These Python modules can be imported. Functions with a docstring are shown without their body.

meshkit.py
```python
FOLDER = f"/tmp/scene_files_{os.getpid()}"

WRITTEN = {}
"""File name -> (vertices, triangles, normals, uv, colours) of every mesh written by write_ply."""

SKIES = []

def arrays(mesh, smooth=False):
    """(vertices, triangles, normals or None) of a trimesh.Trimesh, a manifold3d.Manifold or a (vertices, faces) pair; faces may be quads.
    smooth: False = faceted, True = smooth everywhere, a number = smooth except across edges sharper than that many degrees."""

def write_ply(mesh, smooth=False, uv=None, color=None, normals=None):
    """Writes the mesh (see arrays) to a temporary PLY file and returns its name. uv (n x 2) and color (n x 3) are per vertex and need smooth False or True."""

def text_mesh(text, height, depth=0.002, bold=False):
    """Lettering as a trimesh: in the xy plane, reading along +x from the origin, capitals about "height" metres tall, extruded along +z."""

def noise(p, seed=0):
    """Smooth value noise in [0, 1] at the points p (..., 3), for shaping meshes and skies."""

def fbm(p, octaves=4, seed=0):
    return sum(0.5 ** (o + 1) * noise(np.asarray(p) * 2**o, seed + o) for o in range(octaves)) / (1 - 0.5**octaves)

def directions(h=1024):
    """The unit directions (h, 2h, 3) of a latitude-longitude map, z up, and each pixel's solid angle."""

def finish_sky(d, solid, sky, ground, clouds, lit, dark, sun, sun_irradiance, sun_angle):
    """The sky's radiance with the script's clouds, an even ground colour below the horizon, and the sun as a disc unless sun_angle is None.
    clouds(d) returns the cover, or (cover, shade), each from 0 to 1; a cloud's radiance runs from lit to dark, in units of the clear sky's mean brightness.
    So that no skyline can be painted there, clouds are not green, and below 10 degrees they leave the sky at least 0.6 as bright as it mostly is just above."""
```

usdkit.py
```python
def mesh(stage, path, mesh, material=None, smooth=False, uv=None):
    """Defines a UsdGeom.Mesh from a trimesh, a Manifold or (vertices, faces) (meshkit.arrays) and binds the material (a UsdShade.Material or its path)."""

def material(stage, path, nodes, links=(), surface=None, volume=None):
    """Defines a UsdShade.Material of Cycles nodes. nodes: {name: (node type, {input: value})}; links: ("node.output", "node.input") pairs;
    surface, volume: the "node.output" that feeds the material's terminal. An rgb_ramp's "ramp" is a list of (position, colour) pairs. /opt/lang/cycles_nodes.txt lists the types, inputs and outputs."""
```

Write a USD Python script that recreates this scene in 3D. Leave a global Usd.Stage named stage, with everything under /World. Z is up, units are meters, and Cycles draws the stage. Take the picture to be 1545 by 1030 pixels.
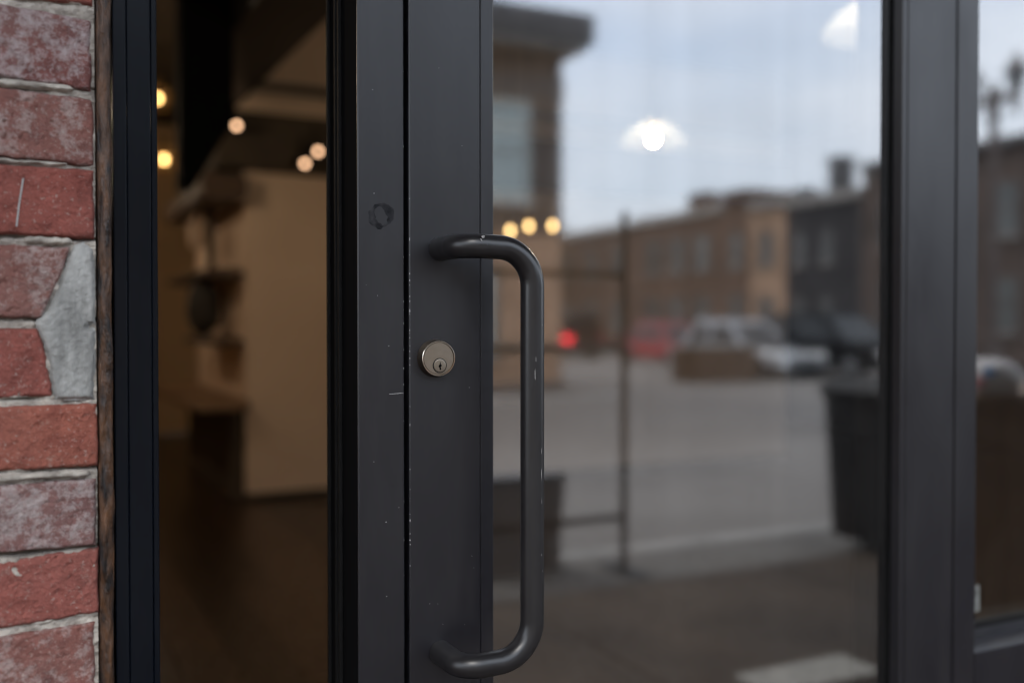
import math, random
import numpy as np, trimesh, usdkit, meshkit
import manifold3d as m3
from shapely.geometry import Polygon
from pxr import Usd, UsdGeom, UsdLux, UsdShade, Gf, Sdf

stage = Usd.Stage.CreateInMemory()
UsdGeom.SetStageUpAxis(stage, 'Z')
UsdGeom.SetStageMetersPerUnit(stage, 1.0)
UsdGeom.Xform.Define(stage, '/World')
UsdGeom.Scope.Define(stage, '/World/Looks')
rng = np.random.default_rng(7)
random.seed(7)

# ---------------------------------------------------------------- camera, sky, sun
EXPOSURE = 1.72
YAW, PITCH = 26.6, -0.95
cam = UsdGeom.Camera.Define(stage, '/World/camera')
cam.CreateHorizontalApertureAttr(36.0)
cam.CreateVerticalApertureAttr(36.0 * 682 / 1024)
cam.CreateFocalLengthAttr(36.0 * 1500 / 1545)
cam.CreateFStopAttr(2.0)
cam.CreateFocusDistanceAttr(0.985)
cam.CreateClippingRangeAttr(Gf.Vec2f(0.05, 5000))
cam.CreateExposureAttr(EXPOSURE)
xc = UsdGeom.Xformable(cam)
xc.AddTranslateOp().Set(Gf.Vec3d(0, -0.963, 1.2))
xc.AddRotateZOp().Set(-YAW)
xc.AddRotateXOp().Set(90 + PITCH)

SUN_DIR = np.array([-0.35, -0.55, 0.75]); SUN_DIR /= np.linalg.norm(SUN_DIR)
SKY = 0.15
sky = UsdLux.DomeLight.Define(stage, '/World/sky')
skym = usdkit.material(stage, '/World/Looks/sky_air', {
    'tc': ('texture_coordinate', {}),
    'sky': ('sky_texture', {'sky_type': 'single_scattering', 'sun_disc': False,
                            'sun_elevation': float(math.asin(SUN_DIR[2])), 'sun_rotation': float(math.atan2(SUN_DIR[0], SUN_DIR[1]))}),
    'mp': ('mapping', {'scale': (1.0, 1.0, 3.2)}),
    'n1': ('noise_texture', {'scale': 1.9, 'detail': 7.0, 'roughness': 0.52, 'distortion': 0.35}),
    'cover': ('rgb_ramp', {'ramp': [(0.32, (0.55,) * 3), (0.5, (0.86,) * 3), (0.66, (1.0,) * 3)]}),
    'n2': ('noise_texture', {'scale': 1.3, 'detail': 6.0, 'roughness': 0.55, 'w': 5.0, 'dimensions': '4D'}),
    'shade': ('rgb_ramp', {'ramp': [(0.30, (3.9, 4.4, 5.1)), (0.5, (5.6, 5.95, 6.5)), (0.68, (7.0, 7.15, 7.4))]}),
    'mix': ('mix_color', {}),
    'bg': ('background_shader', {'strength': SKY}),
}, [('tc.generated', 'mp.vector'), ('mp.vector', 'n1.vector'), ('mp.vector', 'n2.vector'), ('n1.fac', 'cover.fac'), ('n2.fac', 'shade.fac'),
    ('cover.color', 'mix.fac'), ('sky.color', 'mix.a'), ('shade.color', 'mix.b'), ('mix.result', 'bg.color')], surface='bg.background')
UsdShade.MaterialBindingAPI.Apply(sky.GetPrim()).Bind(skym)
sun = UsdLux.DistantLight.Define(stage, '/World/sun')
sun.CreateIntensityAttr(0.15)
sun.CreateAngleAttr(20.0)
sun.CreateNormalizeAttr(True)
sun.CreateColorAttr(Gf.Vec3f(1.0, 0.95, 0.88))
xs = UsdGeom.Xformable(sun)
xs.AddRotateZOp().Set(math.degrees(math.atan2(SUN_DIR[1], SUN_DIR[0])) + 90)
xs.AddRotateXOp().Set(math.degrees(math.acos(SUN_DIR[2])))

# ---------------------------------------------------------------- helpers
USED = {}
def numbered(parent, name):
    k = (parent, name)
    n = USED.get(k, 0); USED[k] = n + 1
    return f'{parent}/{name}' if n == 0 else f'{parent}/{name}_{n:03d}'

def tag(p, label=None, cat=None, group=None, kind=None):
    p = p.GetPrim() if hasattr(p, 'GetPrim') else p
    for k, v in (('label', label), ('category', cat), ('group', group), ('kind', kind)):
        if v: p.SetCustomDataByKey(k, v)
    return p

def path_of(parent):
    return '/World' if parent is None else str(parent.GetPath())

def obj(name, mesh, m, parent=None, smooth=False, **kw):
    p = usdkit.mesh(stage, numbered(path_of(parent), name), mesh, m, smooth=smooth)
    return tag(p, **kw)

def thing(name, label=None, cat=None, loc=(0, 0, 0), rz=0, group=None, kind=None, parent=None):
    x = UsdGeom.Xform.Define(stage, numbered(path_of(parent), name))
    x.AddTranslateOp().Set(Gf.Vec3d(*map(float, loc)))
    if rz: x.AddRotateZOp().Set(float(rz))
    return tag(x, label, cat, group, kind)

def dup(root, loc, rz=0, label=None, group=None):
    was = root.GetCustomData()
    r = thing(root.GetName(), label or was['label'], was['category'], loc, rz, group or was.get('group'))
    r.GetReferences().AddInternalReference(root.GetPath())
    r.SetInstanceable(True)
    return r

def cat(*ms):
    return trimesh.util.concatenate([x for x in ms if x is not None])

def box(x0, x1, y0, y1, z0, z1, c=0.0):
    """A box with chamfered edges of width c."""
    lo, hi = np.array([x0, y0, z0], float), np.array([x1, y1, z1], float)
    lo, hi = np.minimum(lo, hi), np.maximum(lo, hi)
    if c <= 0:
        b = trimesh.creation.box(hi - lo); b.apply_translation((lo + hi) / 2); return b
    pts = []
    for sx in (0, 1):
        for sy in (0, 1):
            for sz in (0, 1):
                p = np.where([sx, sy, sz], hi, lo); s = np.where([sx, sy, sz], -c, c)
                for k in range(3):
                    q = p + s; q[k] = p[k]; pts.append(q)
    return trimesh.convex.convex_hull(np.array(pts))

def hull(pts):
    return trimesh.convex.convex_hull(np.array(pts, float))

def cyl(p, q, r, n=24, r2=None):
    """A capped cylinder or cone from p to q."""
    p, q = np.array(p, float), np.array(q, float)
    d = q - p; d /= np.linalg.norm(d)
    a = np.cross(d, [0, 0, 1.0] if abs(d[2]) < 0.9 else [1.0, 0, 0]); a /= np.linalg.norm(a); b = np.cross(d, a)
    t = np.arange(n) * 2 * np.pi / n
    ring = np.cos(t)[:, None] * a + np.sin(t)[:, None] * b
    v = np.vstack([p + ring * r, q + ring * (r if r2 is None else r2), [p], [q]])
    f = []
    for i in range(n):
        j = (i + 1) % n
        f += [[i, j, n + j], [i, n + j, n + i], [2 * n, j, i], [2 * n + 1, n + i, n + j]]
    m = trimesh.Trimesh(v, f, process=False)
    if m.volume < 0: m.invert()
    return m

def sweep(path, r, n=24):
    p = np.array(path, float)
    t = np.gradient(p, axis=0); t /= np.linalg.norm(t, axis=1, keepdims=True)
    a = np.cross(t[0], [0, 0, 1.0] if abs(t[0][2]) < 0.9 else [1.0, 0, 0]); a /= np.linalg.norm(a)
    v, ang = [], np.arange(n) * 2 * np.pi / n
    for k in range(len(p)):
        a = a - t[k] * a.dot(t[k]); a /= np.linalg.norm(a); b = np.cross(t[k], a)
        v.append(p[k] + r * (np.cos(ang)[:, None] * a + np.sin(ang)[:, None] * b))
    L = len(p); v = np.vstack(v + [[p[0]], [p[-1]]]); f = []
    for k in range(L - 1):
        for i in range(n):
            j = (i + 1) % n
            f += [[k * n + i, k * n + j, (k + 1) * n + j], [k * n + i, (k + 1) * n + j, (k + 1) * n + i]]
    for i in range(n):
        j = (i + 1) % n
        f += [[L * n, j, i], [L * n + 1, (L - 1) * n + i, (L - 1) * n + j]]
    m = trimesh.Trimesh(v, f, process=False)
    if m.volume < 0: m.invert()
    return m

def revolve(profile, center, n=32, axis='z'):
    """Profile: (radius, height) pairs turned about an axis through center."""
    m = trimesh.creation.revolve(np.array(profile, float), sections=n)
    if axis == 'y':   # height runs along -y (out of the facade)
        m.apply_transform(trimesh.transformations.rotation_matrix(math.pi / 2, [1, 0, 0]))
    m.apply_translation(center)
    return m

def sphere(c, r, sub=2, squash=(1, 1, 1)):
    m = trimesh.creation.icosphere(sub, r); m.apply_scale(squash); m.apply_translation(c); return m

def extrude_xz(poly, y0, y1):
    """A polygon drawn in x and z, as a slab from y0 to y1."""
    m = trimesh.creation.extrude_polygon(Polygon(poly), y1 - y0, engine='earcut')
    v = np.array(m.vertices); m.vertices = np.c_[v[:, 0], y0 + v[:, 2], v[:, 1]]
    m.invert() if m.volume < 0 else None
    return m

def extrude_yz(poly, x0, x1):
    m = trimesh.creation.extrude_polygon(Polygon(poly), x1 - x0, engine='earcut')
    v = np.array(m.vertices); m.vertices = np.c_[x0 + v[:, 2], v[:, 0], v[:, 1]]
    if m.volume < 0: m.invert()
    return m

def grid_mesh(nu, nv, fn):
    """fn(u, v) -> points for arrays in [0, 1]; a grid of quads as triangles."""
    u, v = np.meshgrid(np.linspace(0, 1, nu), np.linspace(0, 1, nv), indexing='ij')
    p = fn(u.ravel(), v.ravel())
    i, j = np.meshgrid(np.arange(nu - 1), np.arange(nv - 1), indexing='ij')
    a = (i * nv + j).ravel(); b = a + nv; c = b + 1; d = a + 1
    return p, np.vstack([np.c_[a, b, c], np.c_[a, c, d]])

# ---------------------------------------------------------------- materials
def look(name, c1, c2=None, scale=20.0, rough=0.6, metal=0.0, bump=0.0, bump_scale=None, stretch=(1, 1, 1), spec=0.5, rvar=0.0, ramp=(0.35, 0.65), dist=0.004, detail=6.0, random_value=0.0):
    nodes = {'g': ('geometry', {}), 'mp': ('mapping', {'scale': stretch}), 'n': ('noise_texture', {'scale': scale, 'detail': detail, 'roughness': 0.6}),
             'r': ('rgb_ramp', {'ramp': [(ramp[0], c1), (ramp[1], c2 or c1)]}),
             'p': ('principled_bsdf', {'roughness': rough, 'metallic': metal, 'specular_ior_level': spec})}
    links = [('g.position', 'mp.vector'), ('mp.vector', 'n.vector'), ('n.fac', 'r.fac')]
    if random_value:
        nodes['oi'] = ('object_info', {}); nodes['mr'] = ('map_range', {'to_min': 1 - random_value, 'to_max': 1 + random_value}); nodes['h'] = ('hsv', {})
        links += [('oi.random', 'mr.value'), ('mr.result', 'h.value'), ('r.color', 'h.color'), ('h.color', 'p.base_color')]
    else:
        links += [('r.color', 'p.base_color')]
    if rvar:
        nodes['n3'] = ('noise_texture', {'scale': scale * 1.7, 'detail': 5.0}); nodes['rr'] = ('map_range', {'from_min': 0.3, 'from_max': 0.7, 'to_min': rough - rvar, 'to_max': rough + rvar})
        links += [('mp.vector', 'n3.vector'), ('n3.fac', 'rr.value'), ('rr.result', 'p.roughness')]
    if bump:
        nodes['n2'] = ('noise_texture', {'scale': bump_scale or scale * 3, 'detail': 5.0, 'roughness': 0.6}); nodes['b'] = ('bump', {'strength': bump, 'distance': dist})
        links += [('mp.vector', 'n2.vector'), ('n2.fac', 'b.height'), ('b.normal', 'p.normal')]
    return usdkit.material(stage, '/World/Looks/' + name, nodes, links, surface='p.BSDF')

def glow(name, colour, strength):
    return usdkit.material(stage, '/World/Looks/' + name, {'e': ('emission', {'color': colour, 'strength': strength})}, [], surface='e.emission')

def pane_look(name, ior, tint=(0.9, 0.92, 0.9), streak=0.0, gloss=(1, 1, 1), dirt=0.0, soft=0.034):
    """Window glass: seen through, and mirroring by the Fresnel law on its outer faces."""
    nodes = {'g': ('geometry', {}), 'fr': ('fresnel', {'IOR': ior}), 'inv': ('math', {'math_type': 'subtract', 'value1': 1.0}), 'mul': ('math', {'math_type': 'multiply'}),
             't': ('transparent_bsdf', {'color': tint}), 'gl': ('glossy_bsdf', {'color': gloss, 'roughness': soft}), 'mx': ('mix_closure', {})}
    links = [('g.backfacing', 'inv.value2'), ('inv.value', 'mul.value1'), ('fr.fac', 'mul.value2')]
    last = 'mul.value'
    if streak:
        nodes |= {'mp': ('mapping', {'scale': (26, 1, 0.5)}), 'n': ('noise_texture', {'scale': 1.0, 'detail': 3.0}), 'mr': ('map_range', {'from_min': 0.3, 'from_max': 0.7, 'to_min': 1 - streak, 'to_max': 1 + streak}), 'm2': ('math', {'math_type': 'multiply'})}
        links += [('g.position', 'mp.vector'), ('mp.vector', 'n.vector'), ('n.fac', 'mr.value'), ('mr.result', 'm2.value1'), ('mul.value', 'm2.value2')]
        last = 'm2.value'
    links += [(last, 'mx.fac'), ('t.BSDF', 'mx.closure1'), ('gl.BSDF', 'mx.closure2')]
    out = 'mx.closure'
    if dirt:
        nodes |= {'df': ('diffuse_bsdf', {'color': (0.55, 0.52, 0.5)}), 'dn': ('noise_texture', {'scale': 5.0, 'detail': 8.0, 'roughness': 0.7}), 'dm': ('map_range', {'from_min': 0.4, 'from_max': 0.8, 'to_min': dirt * 0.4, 'to_max': dirt * 2}), 'mx2': ('mix_closure', {})}
        links += [('g.position', 'dn.vector'), ('dn.fac', 'dm.value'), ('dm.result', 'mx2.fac'), ('mx.closure', 'mx2.closure1'), ('df.BSDF', 'mx2.closure2')]
        out = 'mx2.closure'
    return usdkit.material(stage, '/World/Looks/' + name, nodes, links, surface=out)

def brick_look(name, base, dark, patch, patch_at, wash=0.0, seed=0.0):
    """Old fired clay: mottled colour, pale lime patches, pits."""
    n = {'g': ('geometry', {}), 'mp': ('mapping', {'location': (seed, seed * 1.3, seed * 0.7)}),
         'n1': ('noise_texture', {'scale': 46.0, 'detail': 12.0, 'roughness': 0.82}), 'r1': ('rgb_ramp', {'ramp': [(0.34, dark), (0.5, base), (0.66, tuple(min(1, c * 1.35) for c in base))]}),
         'n2': ('noise_texture', {'scale': 60.0, 'detail': 12.0, 'roughness': 0.80, 'distortion': 0.12}), 'r2': ('rgb_ramp', {'ramp': [(patch_at, (0,) * 3), (patch_at + 0.05, (0.40,) * 3), (patch_at + 0.16, (0.85,) * 3)]}),
         'n4': ('noise_texture', {'scale': 330.0, 'detail': 4.0, 'roughness': 0.6}), 'r4': ('rgb_ramp', {'ramp': [(0.24, (0.0,) * 3), (0.60, (0.0,) * 3), (0.70, (0.65,) * 3)]}),
         'm1': ('mix_color', {'b': patch}), 'm2': ('mix_color', {'b': (0.42, 0.34, 0.30)}), 'n5': ('noise_texture', {'scale': 9.0, 'detail': 3.0}), 'r5': ('rgb_ramp', {'ramp': [(0.35, (wash * 0.15,) * 3), (0.65, (wash,) * 3)]}),
         'm3': ('mix_color', {'b': (0.265, 0.20, 0.18)}),
         'p': ('principled_bsdf', {'roughness': 0.86, 'specular_ior_level': 0.3}), 'n3': ('noise_texture', {'scale': 210.0, 'detail': 6.0, 'roughness': 0.65}), 'b': ('bump', {'strength': 1.0, 'distance': 0.0045}), 'b2': ('bump', {'strength': 0.4, 'distance': 0.003})}
    l = [('g.position', 'mp.vector')] + [('mp.vector', f'n{k}.vector') for k in (1, 2, 3, 4, 5)] + [
        ('n1.fac', 'r1.fac'), ('n2.fac', 'r2.fac'), ('n4.fac', 'r4.fac'), ('n5.fac', 'r5.fac'), ('r5.color', 'm3.fac'), ('r1.color', 'm3.a'), ('m3.result', 'm1.a'), ('r2.color', 'm1.fac'),
        ('m1.result', 'm2.a'), ('r4.color', 'm2.fac'), ('m2.result', 'p.base_color'), ('n3.fac', 'b.height'), ('n2.fac', 'b2.height'), ('b2.normal', 'b.normal'), ('b.normal', 'p.normal')]
    return usdkit.material(stage, '/World/Looks/' + name, n, l, surface='p.BSDF')

def far_brick(name, c1, c2, mortar, dim=1.0, plane='xz'):
    """Courses of brick on walls too far off to tell the bricks apart."""
    order = [('sx.x', 'cx.x'), ('sx.z', 'cx.y')] if plane == 'xz' else [('sx.y', 'cx.x'), ('sx.z', 'cx.y')]
    s = lambda c: tuple(dim * x for x in c)
    return usdkit.material(stage, '/World/Looks/' + name, {
        'g': ('geometry', {}), 'sx': ('separate_xyz', {}), 'cx': ('combine_xyz', {}),
        'bt': ('brick_texture', {'color1': s(c1), 'color2': s(c2), 'mortar': s(mortar), 'scale': 1.0, 'brick_width': 0.21, 'row_height': 0.07, 'mortar_size': 0.008, 'bias': -0.2}),
        'n': ('noise_texture', {'scale': 0.9, 'detail': 6.0}), 'mr': ('map_range', {'from_min': 0.3, 'from_max': 0.7, 'to_min': 0.7, 'to_max': 1.3}), 'h': ('hsv', {}),
        'p': ('principled_bsdf', {'roughness': 0.9})},
        [('g.position', 'sx.vector')] + order + [('cx.vector', 'bt.vector'), ('g.position', 'n.vector'), ('n.fac', 'mr.value'), ('mr.result', 'h.value'), ('bt.color', 'h.color'), ('h.color', 'p.base_color')], surface='p.BSDF')

def metal_paint(name, c, rough, spec=0.5, dust=0.10):
    """Black powder-coated metal with handling marks and faint vertical wipe streaks."""
    n = {'g': ('geometry', {}), 'mp': ('mapping', {'scale': (1, 1, 0.5)}), 'n1': ('noise_texture', {'scale': 7.0, 'detail': 7.0, 'roughness': 0.6}),
         'rr': ('map_range', {'from_min': 0.3, 'from_max': 0.72, 'to_min': rough - 0.05, 'to_max': rough + 0.08}),
         'n2': ('noise_texture', {'scale': 9.0, 'detail': 8.0, 'roughness': 0.66}), 'r2': ('rgb_ramp', {'ramp': [(0.3, tuple(0.85 * x for x in c)), (0.55, c), (0.78, tuple(1.2 * x for x in c))]}),
         'n3': ('noise_texture', {'scale': 900.0, 'detail': 2.0}), 'b': ('bump', {'strength': 0.02, 'distance': 0.0003}),
         'n4': ('noise_texture', {'scale': 420.0, 'detail': 2.0}), 'r4': ('rgb_ramp', {'ramp': [(0.79, (0,) * 3), (0.82, (0.5,) * 3)]}), 'm': ('mix_color', {'b': (0.2, 0.19, 0.19)}), 'mp5': ('mapping', {'scale': (7, 7, 1.1)}), 'n5': ('noise_texture', {'scale': 4.0, 'detail': 9.0, 'roughness': 0.7}), 'r5': ('rgb_ramp', {'ramp': [(0.46, (0,) * 3), (0.75, (dust,) * 3)]}), 'm5': ('mix_color', {'b': (0.15, 0.14, 0.135)}),
         'p': ('principled_bsdf', {'specular_ior_level': spec})}
    l = [('g.position', 'mp.vector'), ('mp.vector', 'n1.vector'), ('n1.fac', 'rr.value'), ('rr.result', 'p.roughness'), ('g.position', 'n2.vector'), ('n2.fac', 'r2.fac'), ('r2.color', 'm.a'),
         ('g.position', 'n4.vector'), ('n4.fac', 'r4.fac'), ('r4.color', 'm.fac'), ('m.result', 'm5.a'), ('g.position', 'mp5.vector'), ('mp5.vector', 'n5.vector'), ('n5.fac', 'r5.fac'), ('r5.color', 'm5.fac'), ('m5.result', 'p.base_color'), ('g.position', 'n3.vector'), ('n3.fac', 'b.height'), ('b.normal', 'p.normal')]
    return usdkit.material(stage, '/World/Looks/' + name, n, l, surface='p.BSDF')

M = {}
M['frame_black'] = metal_paint('frame_black', (0.0026, 0.0023, 0.0042), 0.37, 0.62, 0.05)
M['jamb_black'] = metal_paint('jamb_black', (0.0022, 0.0032, 0.0055), 0.27, 0.16, 0.02)
M['handle_black'] = metal_paint('handle_black', (0.006, 0.0054, 0.006), 0.33, 0.62, 0.04)
M['rubber'] = look('rubber', (0.004, 0.004, 0.004), (0.007, 0.007, 0.0075), 60, 0.7, spec=0.15)
M['nickel'] = look('nickel', (0.27, 0.23, 0.18), (0.315, 0.27, 0.22), 30, 0.33, 1.0, 0.0, 2500, rvar=0.02, dist=0.0001)
M['nickel_bright'] = look('nickel_bright', (0.50, 0.45, 0.38), (0.56, 0.51, 0.44), 30, 0.16, 1.0)
M['nickel_dull'] = look('nickel_dull', (0.20, 0.15, 0.11), (0.26, 0.21, 0.165), 40, 0.28, 1.0, 0.0, 2500, rvar=0.02, dist=0.0001)
M['void'] = look('void', (0.0035, 0.0035, 0.004), None, 10, 0.9, spec=0.05)
M['chip'] = look('chip', (0.26, 0.255, 0.25), (0.40, 0.39, 0.38), 500, 0.7)
M['handle_chip'] = look('handle_chip', (0.16, 0.155, 0.15), (0.34, 0.33, 0.32), 500, 0.6)
M['timber_strip'] = look('timber_strip', (0.005, 0.003, 0.0025), (0.17, 0.080, 0.038), 70, 0.32, 0, 1.0, 160, (1.5, 1.5, 0.35), rvar=0.12, dist=0.006, ramp=(0.40, 0.74), spec=0.5)
M['mortar'] = look('mortar', (0.20, 0.175, 0.15), (0.50, 0.46, 0.40), 45, 0.95, 0, 0.9, 190, dist=0.003, detail=8)
M['mortar_grey'] = look('mortar_grey', (0.17, 0.17, 0.16), (0.38, 0.38, 0.36), 42, 0.92, 0, 0.8, 170, (1, 1, 0.35), dist=0.003, detail=9)
M['brick_red'] = brick_look('brick_red', (0.265, 0.078, 0.060), (0.15, 0.036, 0.027), (0.40, 0.28, 0.24), 0.575, 0.10, 1.0)
M['brick_orange'] = brick_look('brick_orange', (0.295, 0.092, 0.062), (0.20, 0.052, 0.036), (0.42, 0.31, 0.25), 0.58, 0.08, 4.2)
M['brick_mottled'] = brick_look('brick_mottled', (0.205, 0.070, 0.054), (0.105, 0.032, 0.029), (0.42, 0.345, 0.32), 0.485, 0.34, 7.7)
M['brick_washed'] = brick_look('brick_washed', (0.175, 0.064, 0.058), (0.095, 0.032, 0.031), (0.45, 0.40, 0.385), 0.475, 0.45, 11.3)
M['brick_chalky'] = brick_look('brick_chalky', (0.185, 0.064, 0.055), (0.095, 0.03, 0.029), (0.46, 0.40, 0.395), 0.465, 0.35, 16.9)
M['glass_door'] = pane_look('glass_door', 3.15, (0.80, 0.82, 0.81), 0.04, dirt=0.002)
M['glass_shop'] = pane_look('glass_shop', 3.15, (0.80, 0.82, 0.81), 0.03, dirt=0.002)
M['paving'] = look('paving', (0.036, 0.026, 0.019), (0.074, 0.054, 0.039), 1.4, 0.9, 0, 0.4, 60, detail=9, dist=0.003, random_value=0.10)
M['paving_grey'] = look('paving_grey', (0.10, 0.092, 0.084), (0.155, 0.145, 0.132), 1.6, 0.9, 0, 0.4, 60, detail=9, dist=0.003, random_value=0.10)
M['kerb'] = look('kerb', (0.26, 0.25, 0.235), (0.36, 0.34, 0.32), 3, 0.9, 0, 0.4, 60)
M['asphalt'] = look('asphalt', (0.152, 0.138, 0.127), (0.205, 0.188, 0.173), 0.5, 0.92, 0, 0.5, 80, detail=9)
M['ground'] = look('ground', (0.10, 0.095, 0.085), (0.15, 0.14, 0.13), 0.2, 0.95)
M['plaster'] = look('plaster', (0.70, 0.515, 0.375), (0.76, 0.57, 0.42), 1.2, 0.8)
M['plaster_orange'] = look('plaster_orange', (0.70, 0.47, 0.26), (0.77, 0.53, 0.30), 1.2, 0.8)
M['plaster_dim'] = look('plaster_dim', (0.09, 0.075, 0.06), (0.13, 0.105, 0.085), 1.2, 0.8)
M['dark_ceiling'] = look('dark_ceiling', (0.05, 0.035, 0.022), (0.08, 0.055, 0.035), 2, 0.8)
M['floor_wood'] = look('floor_wood', (0.018, 0.010, 0.006), (0.050, 0.026, 0.013), 9, 0.30, 0, 0.2, 60, (8, 0.8, 1), rvar=0.08, random_value=0.45)
M['shelf_wood'] = look('shelf_wood', (0.05, 0.026, 0.014), (0.11, 0.06, 0.03), 10, 0.6, 0, 0.3, 40, (4, 0.6, 4))
M['board_wood'] = look('board_wood', (0.27, 0.175, 0.11), (0.42, 0.29, 0.19), 8, 0.6, 0, 0.2, 40, (6, 1, 0.5), random_value=0.2)
M['counter_wood'] = look('counter_wood', (0.20, 0.11, 0.055), (0.32, 0.19, 0.10), 8, 0.5, 0, 0.15, 40, (6, 1, 0.5))
M['black_steel'] = look('black_steel', (0.008, 0.007, 0.007), (0.013, 0.012, 0.011), 12, 0.5, 0, 0.1, 80, spec=0.2)
M['teal_plank'] = look('teal_plank', (0.02, 0.035, 0.042), (0.03, 0.055, 0.065), 10, 0.35)
M['grey_fabric'] = look('grey_fabric', (0.16, 0.155, 0.16), (0.21, 0.205, 0.21), 30, 0.9, 0, 0.4, 300)
M['dark_fabric'] = look('dark_fabric', (0.035, 0.03, 0.025), (0.06, 0.05, 0.042), 18, 0.9, 0, 0.5, 120)
M['cord'] = look('cord', (0.03, 0.028, 0.026), None, 20, 0.6)
M['brass'] = look('brass', (0.30, 0.20, 0.09), (0.36, 0.25, 0.12), 30, 0.4, 1.0)
M['bulb_white'] = glow('bulb_white', (1.0, 0.79, 0.56), 260.0)
M['bulb_warm'] = glow('bulb_warm', (1.0, 0.60, 0.24), 4.0)
M['bulb_amber'] = glow('bulb_amber', (1.0, 0.60, 0.24), 4.0)
M['spot_glow'] = glow('spot_glow', (1.0, 0.58, 0.33), 1.7)
M['shade_glass'] = usdkit.material(stage, '/World/Looks/shade_glass', {'t': ('transparent_bsdf', {'color': (0.9, 0.9, 0.88)}), 'd': ('translucent_bsdf', {'color': (0.85, 0.83, 0.78)}), 'f': ('diffuse_bsdf', {'color': (0.85, 0.83, 0.8)}), 'm1': ('mix_closure', {'fac': 0.5}), 'm2': ('mix_closure', {'fac': 0.032})},
                               [('d.BSDF', 'm1.closure1'), ('f.BSDF', 'm1.closure2'), ('t.BSDF', 'm2.closure1'), ('m1.closure', 'm2.closure2')], surface='m2.closure')
M['globe_glass'] = usdkit.material(stage, '/World/Looks/globe_glass', {'t': ('transparent_bsdf', {'color': (0.98, 0.88, 0.70)}), 'd': ('translucent_bsdf', {'color': (0.8, 0.6, 0.35)}), 'm': ('mix_closure', {'fac': 0.12})}, [('t.BSDF', 'm.closure1'), ('d.BSDF', 'm.closure2')], surface='m.closure')
M['sticker'] = look('sticker', (0.62, 0.62, 0.64), (0.68, 0.68, 0.70), 60, 0.5)
M['ink'] = look('ink', (0.03, 0.03, 0.035), None, 20, 0.5)
M['packet'] = look('packet', (0.62, 0.58, 0.56), (0.72, 0.68, 0.66), 14, 0.35, 0, 0.4, 30)
M['print_blue'] = look('print_blue', (0.04, 0.16, 0.36), (0.06, 0.22, 0.45), 30, 0.4)
M['print_pink'] = look('print_pink', (0.55, 0.22, 0.24), (0.6, 0.28, 0.28), 30, 0.4)
# the street
M['brick_dark'] = far_brick('brick_dark', (0.085, 0.058, 0.045), (0.055, 0.040, 0.034), (0.09, 0.08, 0.07))
M['brick_tan_x'] = far_brick('brick_tan_x', (0.33, 0.185, 0.11), (0.27, 0.145, 0.085), (0.30, 0.24, 0.19))
M['brick_brown_y'] = far_brick('brick_brown_y', (0.115, 0.062, 0.040), (0.085, 0.046, 0.032), (0.12, 0.09, 0.075), plane='yz')
M['brick_tan_y'] = far_brick('brick_tan_y', (0.40, 0.24, 0.15), (0.33, 0.19, 0.115), (0.30, 0.24, 0.19), plane='yz')
M['brick_black_y'] = far_brick('brick_black_y', (0.036, 0.032, 0.034), (0.026, 0.024, 0.026), (0.05, 0.048, 0.048), plane='yz')
M['brick_near_y'] = far_brick('brick_near_y', (0.085, 0.055, 0.043), (0.062, 0.042, 0.034), (0.09, 0.075, 0.065), plane='yz')
M['stone_trim'] = look('stone_trim', (0.20, 0.185, 0.17), (0.28, 0.26, 0.24), 2, 0.85)
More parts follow.
